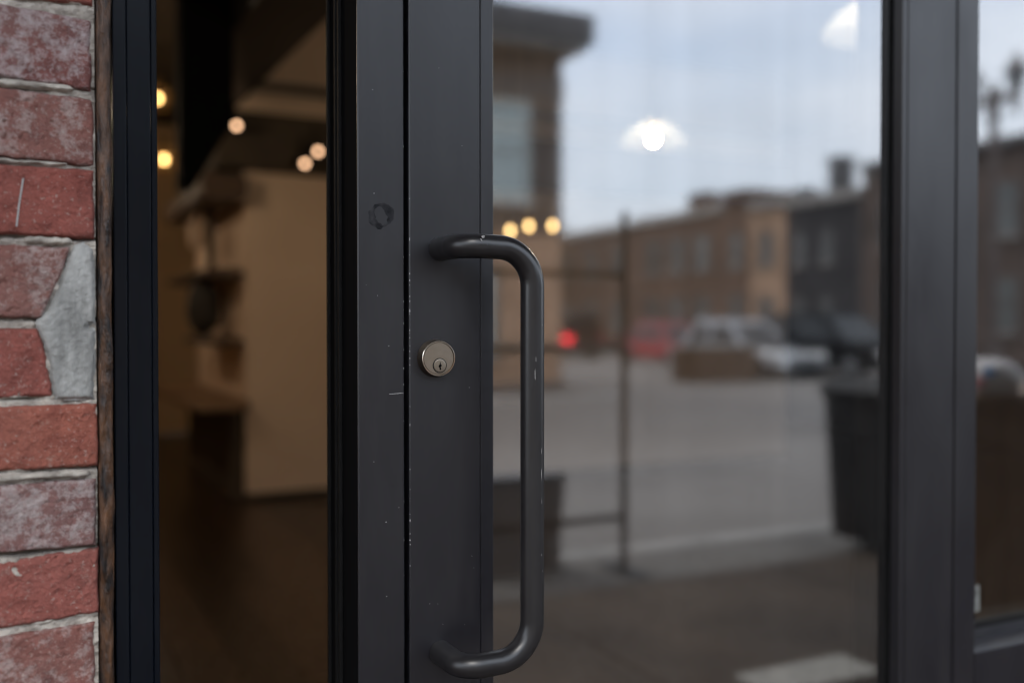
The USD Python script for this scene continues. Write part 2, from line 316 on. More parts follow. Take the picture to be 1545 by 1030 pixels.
M['dark_trim'] = look('dark_trim', (0.045, 0.042, 0.042), (0.065, 0.06, 0.06), 2, 0.7)
M['roof_felt'] = look('roof_felt', (0.10, 0.10, 0.105), (0.16, 0.16, 0.165), 1, 0.9)
M['street_pane'] = look('street_pane', (0.20, 0.25, 0.25), (0.30, 0.35, 0.35), 0.8, 0.12, spec=0.8)
M['row_pane'] = look('row_pane', (0.06, 0.065, 0.065), (0.12, 0.13, 0.13), 0.5, 0.2, spec=0.5)
M['row_frame'] = look('row_frame', (0.10, 0.09, 0.085), (0.15, 0.135, 0.125), 3, 0.7)
M['window_paint'] = look('window_paint', (0.30, 0.32, 0.31), (0.36, 0.38, 0.37), 5, 0.6)
M['car_silver'] = look('car_silver', (0.42, 0.43, 0.45), None, 5, 0.28, 0.6)
M['car_black'] = look('car_black', (0.006, 0.006, 0.007), None, 5, 0.4, spec=0.08)
M['car_red'] = look('car_red', (0.35, 0.03, 0.04), None, 5, 0.3)
M['car_glass'] = look('car_glass', (0.010, 0.012, 0.014), None, 5, 0.12, spec=0.3)
M['tyre'] = look('tyre', (0.012, 0.012, 0.012), (0.02, 0.02, 0.02), 20, 0.85)
M['alloy'] = look('alloy', (0.45, 0.45, 0.46), None, 5, 0.35, 0.9)
M['lens_clear'] = look('lens_clear', (0.75, 0.75, 0.74), None, 5, 0.15)
M['tail_light'] = glow('tail_light', (1.0, 0.03, 0.05), 3.2)
M['tail_dull'] = look('tail_dull', (0.35, 0.03, 0.03), None, 5, 0.2)
M['bin_black'] = look('bin_black', (0.008, 0.008, 0.009), (0.012, 0.012, 0.013), 20, 0.45, 0, 0.1, 100, spec=0.2)
M['lamp_iron'] = look('lamp_iron', (0.055, 0.040, 0.035), (0.08, 0.058, 0.05), 12, 0.6)
M['lantern_glass'] = look('lantern_glass', (0.045, 0.05, 0.055), None, 5, 0.2)
M['planter'] = look('planter', (0.06, 0.036, 0.024), (0.09, 0.055, 0.036), 6, 0.85)
M['cover_stone'] = look('cover_stone', (0.30, 0.29, 0.26), (0.42, 0.40, 0.36), 18, 0.85, 0, 0.4, 60)
M['bark'] = look('bark', (0.07, 0.055, 0.04), (0.11, 0.09, 0.07), 14, 0.9)
M['leaf'] = usdkit.material(stage, '/World/Looks/leaf', {'oi': ('geometry', {}), 'r': ('rgb_ramp', {'ramp': [(0.0, (0.045, 0.06, 0.04)), (1.0, (0.10, 0.12, 0.08))]}), 'd': ('diffuse_bsdf', {}), 't': ('translucent_bsdf', {}), 'm': ('mix_closure', {'fac': 0.3})},
                        [('oi.random_per_island', 'r.fac'), ('r.color', 'd.color'), ('r.color', 't.color'), ('d.BSDF', 'm.closure1'), ('t.BSDF', 'm.closure2')], surface='m.closure')

# ================================================================ the setting outdoors
obj('ground', box(-120, 160, -160, 60, -1.0, -0.14), M['ground'], kind='structure')
obj('road', box(-120, 160, -14.0, -3.56, -0.135, -0.12), M['asphalt'], kind='structure')
obj('side_road', box(9.9, 25.0, -110, -14.004, -0.135, -0.116), M['asphalt'], kind='structure')
side = thing('sidewalk', kind='structure')
xs_ = np.arange(-8.0, 14.01, 1.42); ys_ = [-3.395, -2.86, -1.44, -0.02]
for i in range(len(xs_) - 1):
    for k in range(3):
        z = rng.uniform(-0.003, 0.002)
        obj('paving_slab', box(xs_[i] + 0.006, xs_[i + 1] - 0.006, ys_[k] + 0.006, ys_[k + 1] - 0.006, -0.10, z, 0.006), M['paving_grey' if k == 0 else 'paving'], side)
obj('bedding', box(-8, 14, -3.395, 0.0, -0.13, -0.014), M['ground'], side)
kerb = thing('kerb', kind='structure')
for i in range(16):
    x = -8 + i * 1.375
    obj('kerb_stone', box(x + 0.004, x + 1.371, -3.56, -3.40, -0.2, 0.0 + rng.uniform(-0.002, 0.002), 0.015), M['kerb'], kerb)
obj('far_sidewalk', box(-60, 9.6, -24, -14.12, -0.13, 0.0), M['paving'], kind='structure')
obj('far_kerb', box(-60, 9.75, -14.115, -13.99, -0.13, 0.004, 0.02), M['kerb'], kind='structure')
obj('side_sidewalk', box(25.1, 60, -110, -20.0, -0.13, 0.0), M['paving'], kind='structure')

# ---- buildings across the street
def window(parent, kind, x, y, z, w, h, look_pane='street_pane', frame=None, bars=1, deep=0.1):
    """A sash window on a wall facing +y (kind 'x', centred at x) or facing -x (kind 'y', centred at y)."""
    t = 0.07
    def bx(a0, a1, d0, d1, z0, z1):
        return box(a0, a1, y + d0, y + d1, z0, z1) if kind == 'x' else box(x - d1, x - d0, a0, a1, z0, z1)
    c = x if kind == 'x' else y
    fr = [bx(c - w / 2, c - w / 2 + t, -deep, 0.06, z, z + h), bx(c + w / 2 - t, c + w / 2, -deep, 0.06, z, z + h), bx(c - w / 2 + t, c + w / 2 - t, -deep, 0.06, z, z + t), bx(c - w / 2 + t, c + w / 2 - t, -deep, 0.06, z + h - t, z + h)]
    for b in range(bars):
        zz = z + h * (b + 1) / (bars + 1); fr.append(bx(c - w / 2 + t, c + w / 2 - t, -deep, 0.04, zz - 0.03, zz + 0.03))
    f = obj('window', cat(*fr), M[frame or 'window_paint'], parent)
    obj('pane', bx(c - w / 2 + t, c + w / 2 - t, -deep, 0.006, z + t, z + h - t), M[look_pane], f)
    obj('sill', bx(c - w / 2 - 0.06, c + w / 2 + 0.06, -0.02, 0.13, z - 0.1, z - 0.002), M['stone_trim'], f)

b = thing('corner_building', 'dark brown brick corner building with wide flat roof overhang', 'building')
FY = -14.68
obj('wall', box(-30, 8.86, FY - 12, FY, 3.0, 6.0), M['brick_dark'], b)
obj('ground_floor', box(-30, 8.86, FY - 12, FY - 0.03, 0, 2.9), M['brick_tan_x'], b)
obj('band', box(-30, 8.92, FY - 12, FY + 0.06, 2.9, 3.0), M['dark_trim'], b)
obj('soffit', box(-30.6, 9.02, FY - 12.6, FY + 0.60, 6.0, 6.1), M['stone_trim'], b)
obj('roof', box(-30.7, 9.14, FY - 12.7, FY + 0.70, 6.102, 6.62, 0.03), M['dark_trim'], b)
for x in np.arange(7.35, -24, -2.9):
    window(b, 'x', x, FY, 3.35, 1.7, 1.8)
obj('lintel_band', box(-30, 8.88, FY - 0.1, FY + 0.03, 5.25, 5.6), M['dark_trim'], b)
for x in np.arange(6.6, -20, -4.4):
    f = obj('shop_window', cat(box(x - 1.0, x - 0.92, FY - 0.1, FY + 0.02, 0.5, 2.3), box(x + 0.92, x + 1.0, FY - 0.1, FY + 0.02, 0.5, 2.3), box(x - 0.92, x + 0.92, FY - 0.1, FY + 0.02, 2.2, 2.3), box(x - 0.92, x + 0.92, FY - 0.1, FY + 0.02, 0.5, 0.6)), M['dark_trim'], b)
    obj('pane', box(x - 0.92, x + 0.92, FY - 0.06, FY - 0.02, 0.6, 2.2), M['street_pane'], f)
obj('plinth', box(-30, 8.9, FY - 1, FY + 0.05, 0.0, 0.18), M['dark_trim'], b)

def row_house(name, label, y0, y1, h, look_wall, trim, wins, depth=14, cornice=0.35):
    """A house of the side-street row, its front facing -x at x = 26, from y0 (far) to y1 (near)."""
    t = thing(name, label, 'building')
    obj('wall', box(26, 26 + depth, y0, y1, 0, h - cornice), M[look_wall], t)
    obj('cornice', box(25.8, 26 + depth, y0 - 0.002, y1 + 0.002, h - cornice + 0.002, h, 0.04), M[trim], t)
    for (y, z, w, hh) in wins: window(t, 'y', 26, y, z, w, hh, 'row_pane', 'row_frame')
    return t
H = lambda yv: -yv + 0.04
bb = row_house('row_house', 'dark near-black brick row house with a chimney at the side street', H(27.9), H(24.15), 5.9, 'brick_black_y', 'stone_trim', [(H(y), z, 0.55, 1.2) for y in (25.8, 27.2) for z in (1.0, 3.4)])
ch = obj('chimney', box(26.2, 26.9, H(26.0), H(25.4), 5.9, 7.05, 0.03), M['dark_trim'], bb)
obj('chimney_cap', box(26.1, 27.0, H(26.08), H(25.32), 7.052, 7.2, 0.03), M['roof_felt'], ch)
obj('chimney', box(26.2, 27.0, H(27.7), H(27.2), 5.9, 6.3, 0.03), M['dark_trim'], bb)
row_house('row_house', 'narrow tan brick row house between the black and brown ones', H(30.0), H(27.9), 6.0, 'brick_tan_y', 'stone_trim', [(H(29.0), z, 0.8, 1.3) for z in (1.0, 3.5)])
bb = row_house('row_house', 'tall brown brick row house with raised roof parapet', H(31.6), H(30.0), 6.6, 'brick_brown_y', 'brick_brown_y', [(H(30.8), z, 0.8, 1.4) for z in (1.0, 3.5)], cornice=0.5)
bb = row_house('row_house', 'long brown brick row house with pale upper windows', H(38.0), H(31.6), 6.1, 'brick_brown_y', 'stone_trim', [(H(y), z, 1.1, 1.5) for y in (33.0, 34.8, 36.6) for z in (0.9, 3.5)])
obj('chimney', box(26.4, 27.2, H(34.6), H(33.4), 6.1, 6.9, 0.03), M['brick_brown_y'], bb)
row_house('row_house', 'farthest brown brick row house at the end of the side street', H(52.0), H(38.0), 6.0, 'brick_brown_y', 'stone_trim', [(H(y), z, 1.1, 1.5) for y in (39.5, 42.0, 44.5, 47.0, 49.5) for z in (0.9, 3.5)])
bb = thing('brown_building', 'tall brown brick building nearest the main road, right of the black row house', 'building')
obj('wall', box(26, 44, -24.1, -15.0, 0, 6.4), M['brick_near_y'], bb)
obj('cornice', box(25.8, 44, -24.102, -14.9, 6.402, 6.7, 0.04), M['dark_trim'], bb)
for y in (-16.4, -18.6, -20.8, -22.8):
    for z in (1.0, 3.8): window(bb, 'y', 26, y, z, 1.0, 1.6, 'row_pane', 'row_frame')
bb = thing('end_building', 'pale grey building closing the far end of the side street', 'building')
obj('wall', box(-4, 30, -82, -70, 0, 7.0), M['stone_trim'], bb)
obj('roof', box(-4.3, 30.3, -82, -69.6, 7.0, 7.3), M['roof_felt'], bb)
for x in np.arange(8, 29, 3.2):
    for z in (1.2, 4.2): window(bb, 'x', x, -70, z, 1.3, 1.7)

def tree(loc, h, label, seed):
    r = np.random.default_rng(seed)
    t = thing('street_tree', label, 'tree', loc)
    limbs = [cyl((0, 0, -0.1), (0, 0, h * 0.5), 0.16, 8, 0.10)]
    tips = []
    for k in range(8):
        a = k * 2.4 + r.uniform(0, 0.5); L = h * r.uniform(0.22, 0.4); z0 = h * r.uniform(0.3, 0.5)
        q = (math.cos(a) * L * 0.7, math.sin(a) * L * 0.7, z0 + L * 0.8)
        limbs.append(cyl((0, 0, z0), q, 0.06, 6, 0.02)); tips.append(q)
    obj('trunk', cat(*limbs), M['bark'], t)
    v, f = [], []
    for k in range(2200):
        c = np.array(tips[r.integers(len(tips))]) + r.normal(0, h * 0.09, 3)
        n = r.normal(size=3); n /= np.linalg.norm(n); a = np.cross(n, [0.3, 0.2, 0.9]); a /= np.linalg.norm(a); bq = np.cross(n, a)
        s = r.uniform(0.07, 0.14); i = len(v)
        v += [c - a * s, c + bq * s * 0.6, c + a * s, c - bq * s * 0.6]; f += [[i, i + 1, i + 2], [i, i + 2, i + 3]]
    obj('crown', trimesh.Trimesh(np.array(v), f, process=False), M['leaf'], t)
tree((17.2, -50, -0.1), 8.6, 'grey-green street tree nearest the corner building', 1)
tree((24.0, -46, -0.1), 7.2, 'grey-green street tree before the brown row houses', 2)
tree((20.5, -64, -0.1), 8.4, 'grey-green street tree far down the side street', 3)

# ---- vehicles and street furniture
def car(name, label, loc, rz, paint, L=4.4, W=1.78, Hh=1.45, suv=False, tail_lit=False):
    """Nose along +y, stands on z = 0."""
    t = thing(name, label, 'car', loc, rz)
    w = W / 2; h0 = 0.22; hb = 0.72 if not suv else 0.86; hn = hb - 0.06
    y1, y0 = L / 2, -L / 2
    lower = hull([(s * (w - dx), y, z) for s in (-1, 1) for (dx, y, z) in (
        (0.16, y1, 0.32), (0.10, y1 - 0.05, 0.55), (0.16, y1 - 0.35, hn), (0.02, y1 - 0.55, 0.5), (0.02, y0 + 0.4, 0.5), (0.10, y0, 0.6), (0.12, y0 + 0.05, 0.35), (0.10, y0 + 0.05, hb + 0.02), (0.06, y1 - 1.15, hb), (0.04, y0 + 0.5, hb + 0.03), (0.08, y1 - 0.5, h0), (0.08, y0 + 0.4, h0))])
    arches = []
    wy = (y1 - 0.85, y0 + 0.82)
    obj('body', lower, M[paint], t, smooth=28)
    ra = y0 + (0.12 if suv else 0.55); rb = y0 + (0.3 if suv else 1.05); fa = y1 - 1.15; fb = y1 - 2.0
    cab = hull([(s * (w - dx), y, z) for s in (-1, 1) for (dx, y, z) in ((0.08, ra, hb - 0.04), (0.08, fa, hb - 0.04), (0.27, rb, Hh - 0.04), (0.27, fb, Hh - 0.05), (0.33, rb + 0.15, Hh), (0.33, fb - 0.2, Hh))])
    cabin = obj('cabin', cab, M[paint], t, smooth=20)
    def quad(pts, off):
        p = np.array(pts, float); c = p.mean(0); p = c + (p - c) * 0.86
        n = np.cross(p[1] - p[0], p[2] - p[0]); n /= np.linalg.norm(n)
        if n.dot(c - np.array([0, c[1] * 0.3, 0.6])) < 0: n = -n
        return hull(np.vstack([p + n * off, p - n * 0.03]))
    obj('windscreen', quad([(-w + 0.1, fa, hb), (w - 0.1, fa, hb), (w - 0.29, fb, Hh - 0.05), (-w + 0.29, fb, Hh - 0.05)], 0.008), M['car_glass'], t)
    obj('rear_window', quad([(-w + 0.1, ra, hb), (w - 0.1, ra, hb), (w - 0.29, rb, Hh - 0.05), (-w + 0.29, rb, Hh - 0.05)], 0.008), M['car_glass'], t)
    for s in (-1, 1):
        ym = (fb + rb) / 2
        obj('side_window', quad([(s * (w - 0.08), fa - 0.1, hb + 0.02), (s * (w - 0.08), ym, hb + 0.02), (s * (w - 0.265), ym, Hh - 0.06), (s * (w - 0.265), fb, Hh - 0.06)], 0.008), M['car_glass'], t)
        obj('side_window', quad([(s * (w - 0.08), ym, hb + 0.02), (s * (w - 0.08), ra + 0.15, hb + 0.02), (s * (w - 0.265), rb, Hh - 0.06), (s * (w - 0.265), ym, Hh - 0.06)], 0.008), M['car_glass'], t)
        for y in wy:
            wh = obj('wheel', cyl((s * (w - 0.2), y, 0.32), (s * (w + 0.012), y, 0.32), 0.32, 20), M['tyre'], t)
            obj('rim', cyl((s * (w - 0.05), y, 0.32), (s * (w + 0.02), y, 0.32), 0.2, 16), M['alloy'], wh)
        obj('headlight', box(s * (w - 0.48), s * (w - 0.14), y1 - 0.22, y1 + 0.01, 0.52, 0.67, 0.03), M['lens_clear'], t)
        obj('tail_light', box(s * (w - 0.36), s * (w - 0.08), y0 - 0.015, y0 + 0.1, hb - 0.16, hb + 0.04, 0.02), M['tail_light' if tail_lit and s > 0 else 'tail_dull'], t)
    obj('grille', box(-0.4, 0.4, y1 - 0.1, y1 + 0.012, 0.36, 0.52, 0.02), M['car_glass'], t)
    obj('bumper', box(-w + 0.12, w - 0.12, y1 - 0.15, y1 + 0.03, 0.24, 0.33, 0.03), M['rubber'], t)
    return t
car('parked_car', 'silver hatchback facing the shop across the street', (16.85, -19.3, -0.12), 0, 'car_silver')
car('parked_car', 'black off-road car parked right of the silver hatchback', (18.75, -18.0, -0.12), 0, 'car_black', 4.6, 1.9, 1.62, True)
car('parked_car', 'dark car with one lit red tail light driving up the side street', (18.9, -33.0, -0.12), 180, 'car_black', 4.5, 1.85, 1.75, True, True)
car('parked_car', 'red car parked behind the silver hatchback', (20.2, -27.2, -0.12), 0, 'car_red', 4.3, 1.75, 1.4)
pl = thing('planter', 'brown brick planter box beside the silver hatchback', 'planter', (14.6, -17.6, -0.12))
obj('box', cat(box(-0.9, 0.9, -0.45, 0.45, 0, 0.78, 0.03)), M['planter'], pl)
obj('rim', cat(box(-0.95, 0.95, 0.38, 0.5, 0.782, 0.86, 0.02), box(-0.95, 0.95, -0.5, -0.38, 0.782, 0.86, 0.02), box(-0.95, -0.85, -0.38, 0.38, 0.782, 0.86, 0.02), box(0.85, 0.95, -0.38, 0.38, 0.782, 0.86, 0.02)), M['stone_trim'], pl)

def wheelie_bin(loc, rz, label):
    t = thing('wheelie_bin', label, 'bin', loc, rz)
    body = hull([(sx * 0.24, sy * 0.25 - 0.01, 0.06) for sx in (-1, 1) for sy in (-1, 1)] + [(sx * 0.27, sy * 0.29, 0.81) for sx in (-1, 1) for sy in (-1, 1)])
    obj('body', body, M['bin_black'], t)
    obj('rim', box(-0.29, 0.29, -0.31, 0.31, 0.812, 0.85, 0.01), M['bin_black'], t)
    lid = hull([(sx * 0.30, y, 0.853) for sx in (-1, 1) for y in (-0.33, 0.33)] + [(sx * 0.25, y, 0.905) for sx in (-1, 1) for y in (-0.26, 0.24)])
    l = obj('lid', lid, M['bin_black'], t)
    for x in (-0.16, 0, 0.16): obj('rib', hull([(x + a, y, z) for a, y0_, z in ((-0.03, 0.22, 0.902), (0.03, 0.22, 0.902), (-0.015, 0.2, 0.925), (0.015, 0.2, 0.925)) for y in (-y0_, y0_)]), M['bin_black'], l)
    obj('handle', cat(cyl((-0.22, 0.38, 0.87), (0.22, 0.38, 0.87), 0.018, 10), cyl((-0.18, 0.3, 0.84), (-0.18, 0.38, 0.87), 0.015, 8), cyl((0.18, 0.3, 0.84), (0.18, 0.38, 0.87), 0.015, 8)), M['bin_black'], t)
    for s in (-1, 1):
        w = obj('wheel', cyl((s * 0.22, 0.20, 0.1), (s * 0.275, 0.20, 0.1), 0.1, 18), M['tyre'], t)
        obj('hub', cyl((s * 0.265, 0.20, 0.1), (s * 0.28, 0.20, 0.1), 0.045, 12), M['bin_black'], w)
    return t
wheelie_bin((4.21, -2.78, 0), 4, 'black wheelie bin standing on the pavement near the kerb')
cv = thing('utility_cover', 'pale stone utility cover let into the pavement before the door', 'cover', (2.44, -1.58, 0))
obj('cover', cat(box(-0.25, -0.003, -0.1, 0.1, -0.004, 0.006, 0.003), box(0.003, 0.24, -0.1, 0.1, -0.004, 0.006, 0.003)), M['cover_stone'], cv)

rk = thing('metal_railing', 'thin black metal railing frame standing on the pavement at the kerb', 'railing', (1.93, -3.08, 0))
for x in (-0.725, 0.725):
    p_ = obj('post', box(x - 0.014, x + 0.014, -0.014, 0.014, 0.008, 1.75, 0.003), M['black_steel'], rk)
    obj('foot', box(x - 0.05, x + 0.05, -0.16, 0.16, 0.0, 0.007), M['black_steel'], p_)
for z in (1.44, 0.265): obj('rail', box(-0.711, 0.711, -0.012, 0.012, z - 0.014, z + 0.014), M['black_steel'], rk)
obj('board', box(-0.711, 0.711, -0.03, 0.03, 1.068, 1.112, 0.004), M['teal_plank'], rk)
bx_ = thing('storage_box', 'grey box standing on the pavement behind the metal railing', 'box', (2.16, -3.30, 0.0))
obj('box', hull([(sx * w, sy * d, z) for sx in (-1, 1) for sy in (-1, 1) for (w, d, z) in ((0.22, 0.055, 0.0), (0.25, 0.07, 0.44))]), M['grey_fabric'], bx_)
obj('lid', box(-0.26, 0.26, -0.075, 0.075, 0.442, 0.475, 0.005), M['grey_fabric'], bx_)
obj('plinth', box(-0.30, 0.30, -0.075, -0.06, 0.0, 0.1, 0.004), M['grey_fabric'], bx_)
lp = thing('street_lamp', 'brown iron street lamp with twin lanterns on a cross arm', 'street lamp', (18.2, -12.96, -0.12))
obj('base', revolve([(0, 0), (0.3, 0), (0.3, 0.3), (0.2, 0.5), (0.16, 0.9), (0, 0.9)], (0, 0, 0), 16), M['lamp_iron'], lp, smooth=30)
obj('post', cyl((0, 0, 0.85), (0, 0, 6.0), 0.13, 14, 0.095), M['lamp_iron'], lp, smooth=30)
obj('arm', cat(box(-0.08, 0.08, -0.56, 0.56, 5.9, 6.03, 0.02), sphere((0, 0, 6.2), 0.11, 2), revolve([(0, 5.55), (0.16, 5.6), (0.16, 5.66), (0, 5.72)], (0, 0, 0), 12), hull([(-0.09, -0.1, 5.75), (0.09, -0.1, 5.75), (-0.09, 0.1, 5.75), (0.09, 0.1, 5.75), (-0.09, -0.12, 6.15), (0.09, -0.12, 6.15), (-0.09, 0.12, 6.15), (0.09, 0.12, 6.15)])), M['lamp_iron'], lp)
for s in (-1, 1):
    c = (0, s * 0.52, -0.1)
    a = obj('lantern', revolve([(0, 6.2), (0.12, 6.2), (0.21, 6.55), (0, 6.55)], c, 8), M['lantern_glass'], lp)
    obj('lantern_cap', revolve([(0, 6.552), (0.24, 6.552), (0.16, 6.72), (0.05, 6.82), (0.04, 6.95), (0, 6.97)], c, 8), M['lamp_iron'], a)
    obj('lantern_stem', cat(cyl((0, s * 0.52, 6.0), (0, s * 0.52, 6.1), 0.07, 8, 0.12), cyl((0, s * 0.52, 5.55), (0, s * 0.52, 5.9), 0.03, 8, 0.08)), M['lamp_iron'], a)

# ================================================================ the shop front
# ---- brick wall
bw = thing('brick_wall', 'old red brick wall with pale mortar left of the doorway', 'wall')
COURSE, ZB = 0.0674, 0.4595      # course height; bottom of the course that starts the count
def edge_noise(z, seed, amp=0.0022):
    return (meshkit.fbm(np.c_[z * 60, np.full_like(z, seed), np.full_like(z, 0.5)], 3, seed) - 0.5) * 2 * amp

def detailed_brick(z0, z1, look_, seed, xl=-0.138, xr=lambda z: 0.0645 + 0 * z, tilt=0.0, yb=0.0):
    """One weathered brick whose front face is a grid with uneven edges, pits and rounded arrises."""
    nu, nv = 90, 34
    def f(u, v):
        z = z0 + (z1 - z0) * v
        x0 = xl + edge_noise(z, seed); x1 = xr(z) + edge_noise(z, seed + 1, 0.0016)
        x = x0 + (x1 - x0) * u
        zz = z + (v * 2 - 1) * edge_noise(x, seed + 2 + 3 * 0, 0.0016) * 1.0 + tilt * (x - 0.0)
        du = np.minimum((x - x0), (x1 - x)); dv = np.minimum((z - z0), (z1 - z)); d = np.minimum(du, dv)
        r = 0.0035
        y = yb + np.where(d < r, r - np.sqrt(np.maximum(r * r - (r - d) ** 2, 0)), 0)
        p = np.c_[x, 0 * x, zz]
        y += (meshkit.fbm(p * 55 + seed, 4, seed) - 0.5) * 0.0040
        pit = meshkit.fbm(p * 160 + seed * 3, 3, seed + 9)
        y += np.clip(pit - 0.66, 0, 1) * 0.012
        ch = meshkit.fbm(p * 40 + seed * 7, 3, seed + 5)
        y += np.where(d < 0.008, np.clip(ch - 0.60, 0, 1) * 0.016 * (1 - d / 0.008), 0)
        return np.c_[x, y, zz]
    p, fc = grid_mesh(nu, nv, f)
    idx = np.arange(nu * nv).reshape(nu, nv)
    rim = np.concatenate([idx[:, 0], idx[-1, 1:], idx[-2::-1, -1], idx[0, -2:0:-1]])
    back = p[rim].copy(); back[:, 1] = 0.098
    n = len(p); k = len(rim); a = np.arange(k); c = (a + 1) % k
    sidef = np.vstack([np.c_[rim[a], n + a, n + c], np.c_[rim[a], n + c, rim[c]]])
    m = trimesh.Trimesh(np.vstack([p, back]), np.vstack([fc, sidef]), process=False)
    nrm = m.face_normals[: len(fc)].mean(0)
    if nrm[1] > 0: m.invert()
    return obj('brick', m, M[look_], bw, smooth=40)

k85 = 0
rows = [   # bottom and top of each course in view, from the top down; look; a small tilt
    (1.484, 1.545, 'brick_red', 0.00, -0.001), (1.4125, 1.4755, 'brick_chalky', -0.06, 0.0), (1.3445, 1.4045, 'brick_mottled', -0.045, 0.001),
    (1.278, 1.3385, 'brick_red', -0.01, -0.001), (1.2065, 1.269, 'brick_mottled', 0.0, 0.0), (1.137, 1.197, 'brick_red', 0.0, 0.001),
    (1.0735, 1.1295, 'brick_orange', 0.0, -0.001), (1.002, 1.062, 'brick_washed', 0.0, 0.0), (0.937, 0.996, 'brick_red', 0.05, 0.0015), (0.8685, 0.930, 'brick_mottled', 0.03, 0.0)]
def cut4(z):   # the upper broken brick: its right end runs from top right to lower left
    s = (1.269 - z) / (1.269 - 1.2065)
    return 0.0455 - 0.024 * np.clip(s, 0, 1) ** 1.1
def cut5(z):
    s = (1.197 - z) / (1.197 - 1.137)
    return 0.0185 + 0.012 * np.clip(s, 0, 1) ** 0.7
for i, (z0, z1, lk, tl, yb) in enumerate(rows):
    xr = {4: cut4, 5: cut5}.get(i, lambda z, i=i: 0.0645 + 0 * z + (0.002 if i in (8, 6) else 0) - (0.0015 if i in (1, 9) else 0))
    detailed_brick(z0, z1, lk, 31 + 11 * i, xl=-0.138 if i % 2 else -0.046, xr=xr, tilt=tl, yb=yb)
zs_all = []
z = 0.8685 - COURSE
while z > -0.02: zs_all.append(z); z -= COURSE
z = 1.545 + 0.008
while z < 2.6: zs_all.append(z); z += COURSE
looks = ['brick_red', 'brick_mottled', 'brick_orange', 'brick_washed', 'brick_chalky']
def plain_brick(x0, x1, z0):
    j = rng.uniform(-0.0015, 0.0015, 4)
    obj('brick', box(x0 + j[0], x1 + j[1], rng.uniform(-0.002, 0.002), 0.098, z0 + j[2], z0 + 0.0595 + j[3], 0.003), M[looks[rng.integers(5)]], bw)
for q, z0 in enumerate(zs_all):
    plain_brick(-0.138 if q % 2 else -0.046, 0.0645, z0)
    x = -0.147 if q % 2 else -0.055
    for _ in range(2): plain_brick(x - 0.2, x, z0); x -= 0.209
for i, r_ in enumerate(rows):
    x = -0.147 if i % 2 else -0.055
    for _ in range(2): plain_brick(x - 0.2, x, r_[0]); x -= 0.209
# mortar: one rough sheet behind the brick faces, hollowed under each brick
edges_b = np.array(sorted([r_[0] for r_ in rows] + zs_all)); edges_t = np.array(sorted([r_[1] for r_ in rows] + [z + 0.0595 for z in zs_all]))
def mort(u, v, X0, X1, Z0, Z1):
    x = X0 + (X1 - X0) * u; z = Z0 + (Z1 - Z0) * v
    p = np.c_[x, 0 * x, z]
    y = 0.0048 + (meshkit.fbm(p * 60 + 3, 4, 3) - 0.5) * 0.0075 + (meshkit.fbm(p * 190, 3, 8) - 0.5) * 0.005
    ib = np.clip(np.searchsorted(edges_b, z), 0, len(edges_b) - 1)
    gap = edges_b[ib] - z                     # how far below the next brick
    hollow = np.clip(meshkit.fbm(p * 22 + 9, 3, 12) - 0.40, 0, 1) * 3.0
    y += np.where((gap >= 0) & (gap < 0.0045), hollow * 0.012 * (1 - gap / 0.0045), 0)
    y = np.maximum(y, 0.0006)
    return np.c_[x, y, z]
p, f_ = grid_mesh(70, 480, lambda u, v: mort(u, v, -0.14, 0.066, 0.84, 1.57))
mm = trimesh.Trimesh(p, f_, process=False)
if mm.face_normals.mean(0)[1] > 0: mm.invert()
obj('mortar', cat(mm, box(-0.60, 0.0655, 0.018, 0.0975, 0.0, 2.62)), M['mortar'], bw, smooth=False, kind='stuff')
obj('mortar_bed', cat(box(-0.60, 0.0655, 0.006, 0.0175, 0.0, 0.838), box(-0.60, 0.0655, 0.006, 0.0175, 1.572, 2.62), box(-0.60, -0.142, 0.006, 0.0175, 0.84, 1.57)), M['mortar'], bw)
# the grey repair that fills the broken bricks' place
pz = [(0.0465, 1.2720), (0.0560, 1.2745), (0.0650, 1.2690), (0.0655, 1.2000), (0.0648, 1.1330), (0.0310, 1.1335), (0.0285, 1.1500), (0.0255, 1.1720), (0.0210, 1.1900), (0.0150, 1.2010), (0.0185, 1.2060), (0.0260, 1.2130), (0.0330, 1.2290), (0.0400, 1.2500)]
poly = Polygon(pz)
gx, gz = np.meshgrid(np.arange(0.010, 0.0675, 0.0012), np.arange(1.128, 1.279, 0.0012), indexing='ij')
pts = np.c_[gx.ravel(), gz.ravel()]
from shapely import contains_xy, distance, points as sh_points
inside = contains_xy(poly.buffer(0.0006), pts[:, 0], pts[:, 1]).reshape(gx.shape)
dist_e = distance(poly.exterior, sh_points(pts)).reshape(gx.shape)
q3 = np.c_[pts[:, 0], 0 * pts[:, 0], pts[:, 1]]
yy = 0.0012 + ((meshkit.fbm(q3 * np.array([70, 1, 25]) + 5, 4, 21) - 0.5) * 0.0052 + (meshkit.fbm(q3 * 190, 3, 22) - 0.5) * 0.0022).reshape(gx.shape)
yy += 0.0045 * np.exp(-(dist_e / 0.0022) ** 2) - 0.001
yy += 0.006 * np.clip(1.25 - np.hypot((gx - 0.0605) / 0.0045, (gz - 1.1985) / 0.0042), 0, 1)     # a chipped hole near the joint
nid = -np.ones(gx.size, int); keep = inside.ravel(); nid[keep] = np.arange(keep.sum())
I = np.arange(gx.size).reshape(gx.shape)
a, b_, c_, d_ = I[:-1, :-1].ravel(), I[1:, :-1].ravel(), I[1:, 1:].ravel(), I[:-1, 1:].ravel()
ok = keep[a] & keep[b_] & keep[c_] & keep[d_]
ff = np.vstack([np.c_[a, b_, c_][ok], np.c_[a, c_, d_][ok]])
mm = trimesh.Trimesh(np.c_[gx.ravel(), yy.ravel(), gz.ravel()][keep], nid[ff], process=False)
if mm.face_normals.mean(0)[1] > 0: mm.invert()
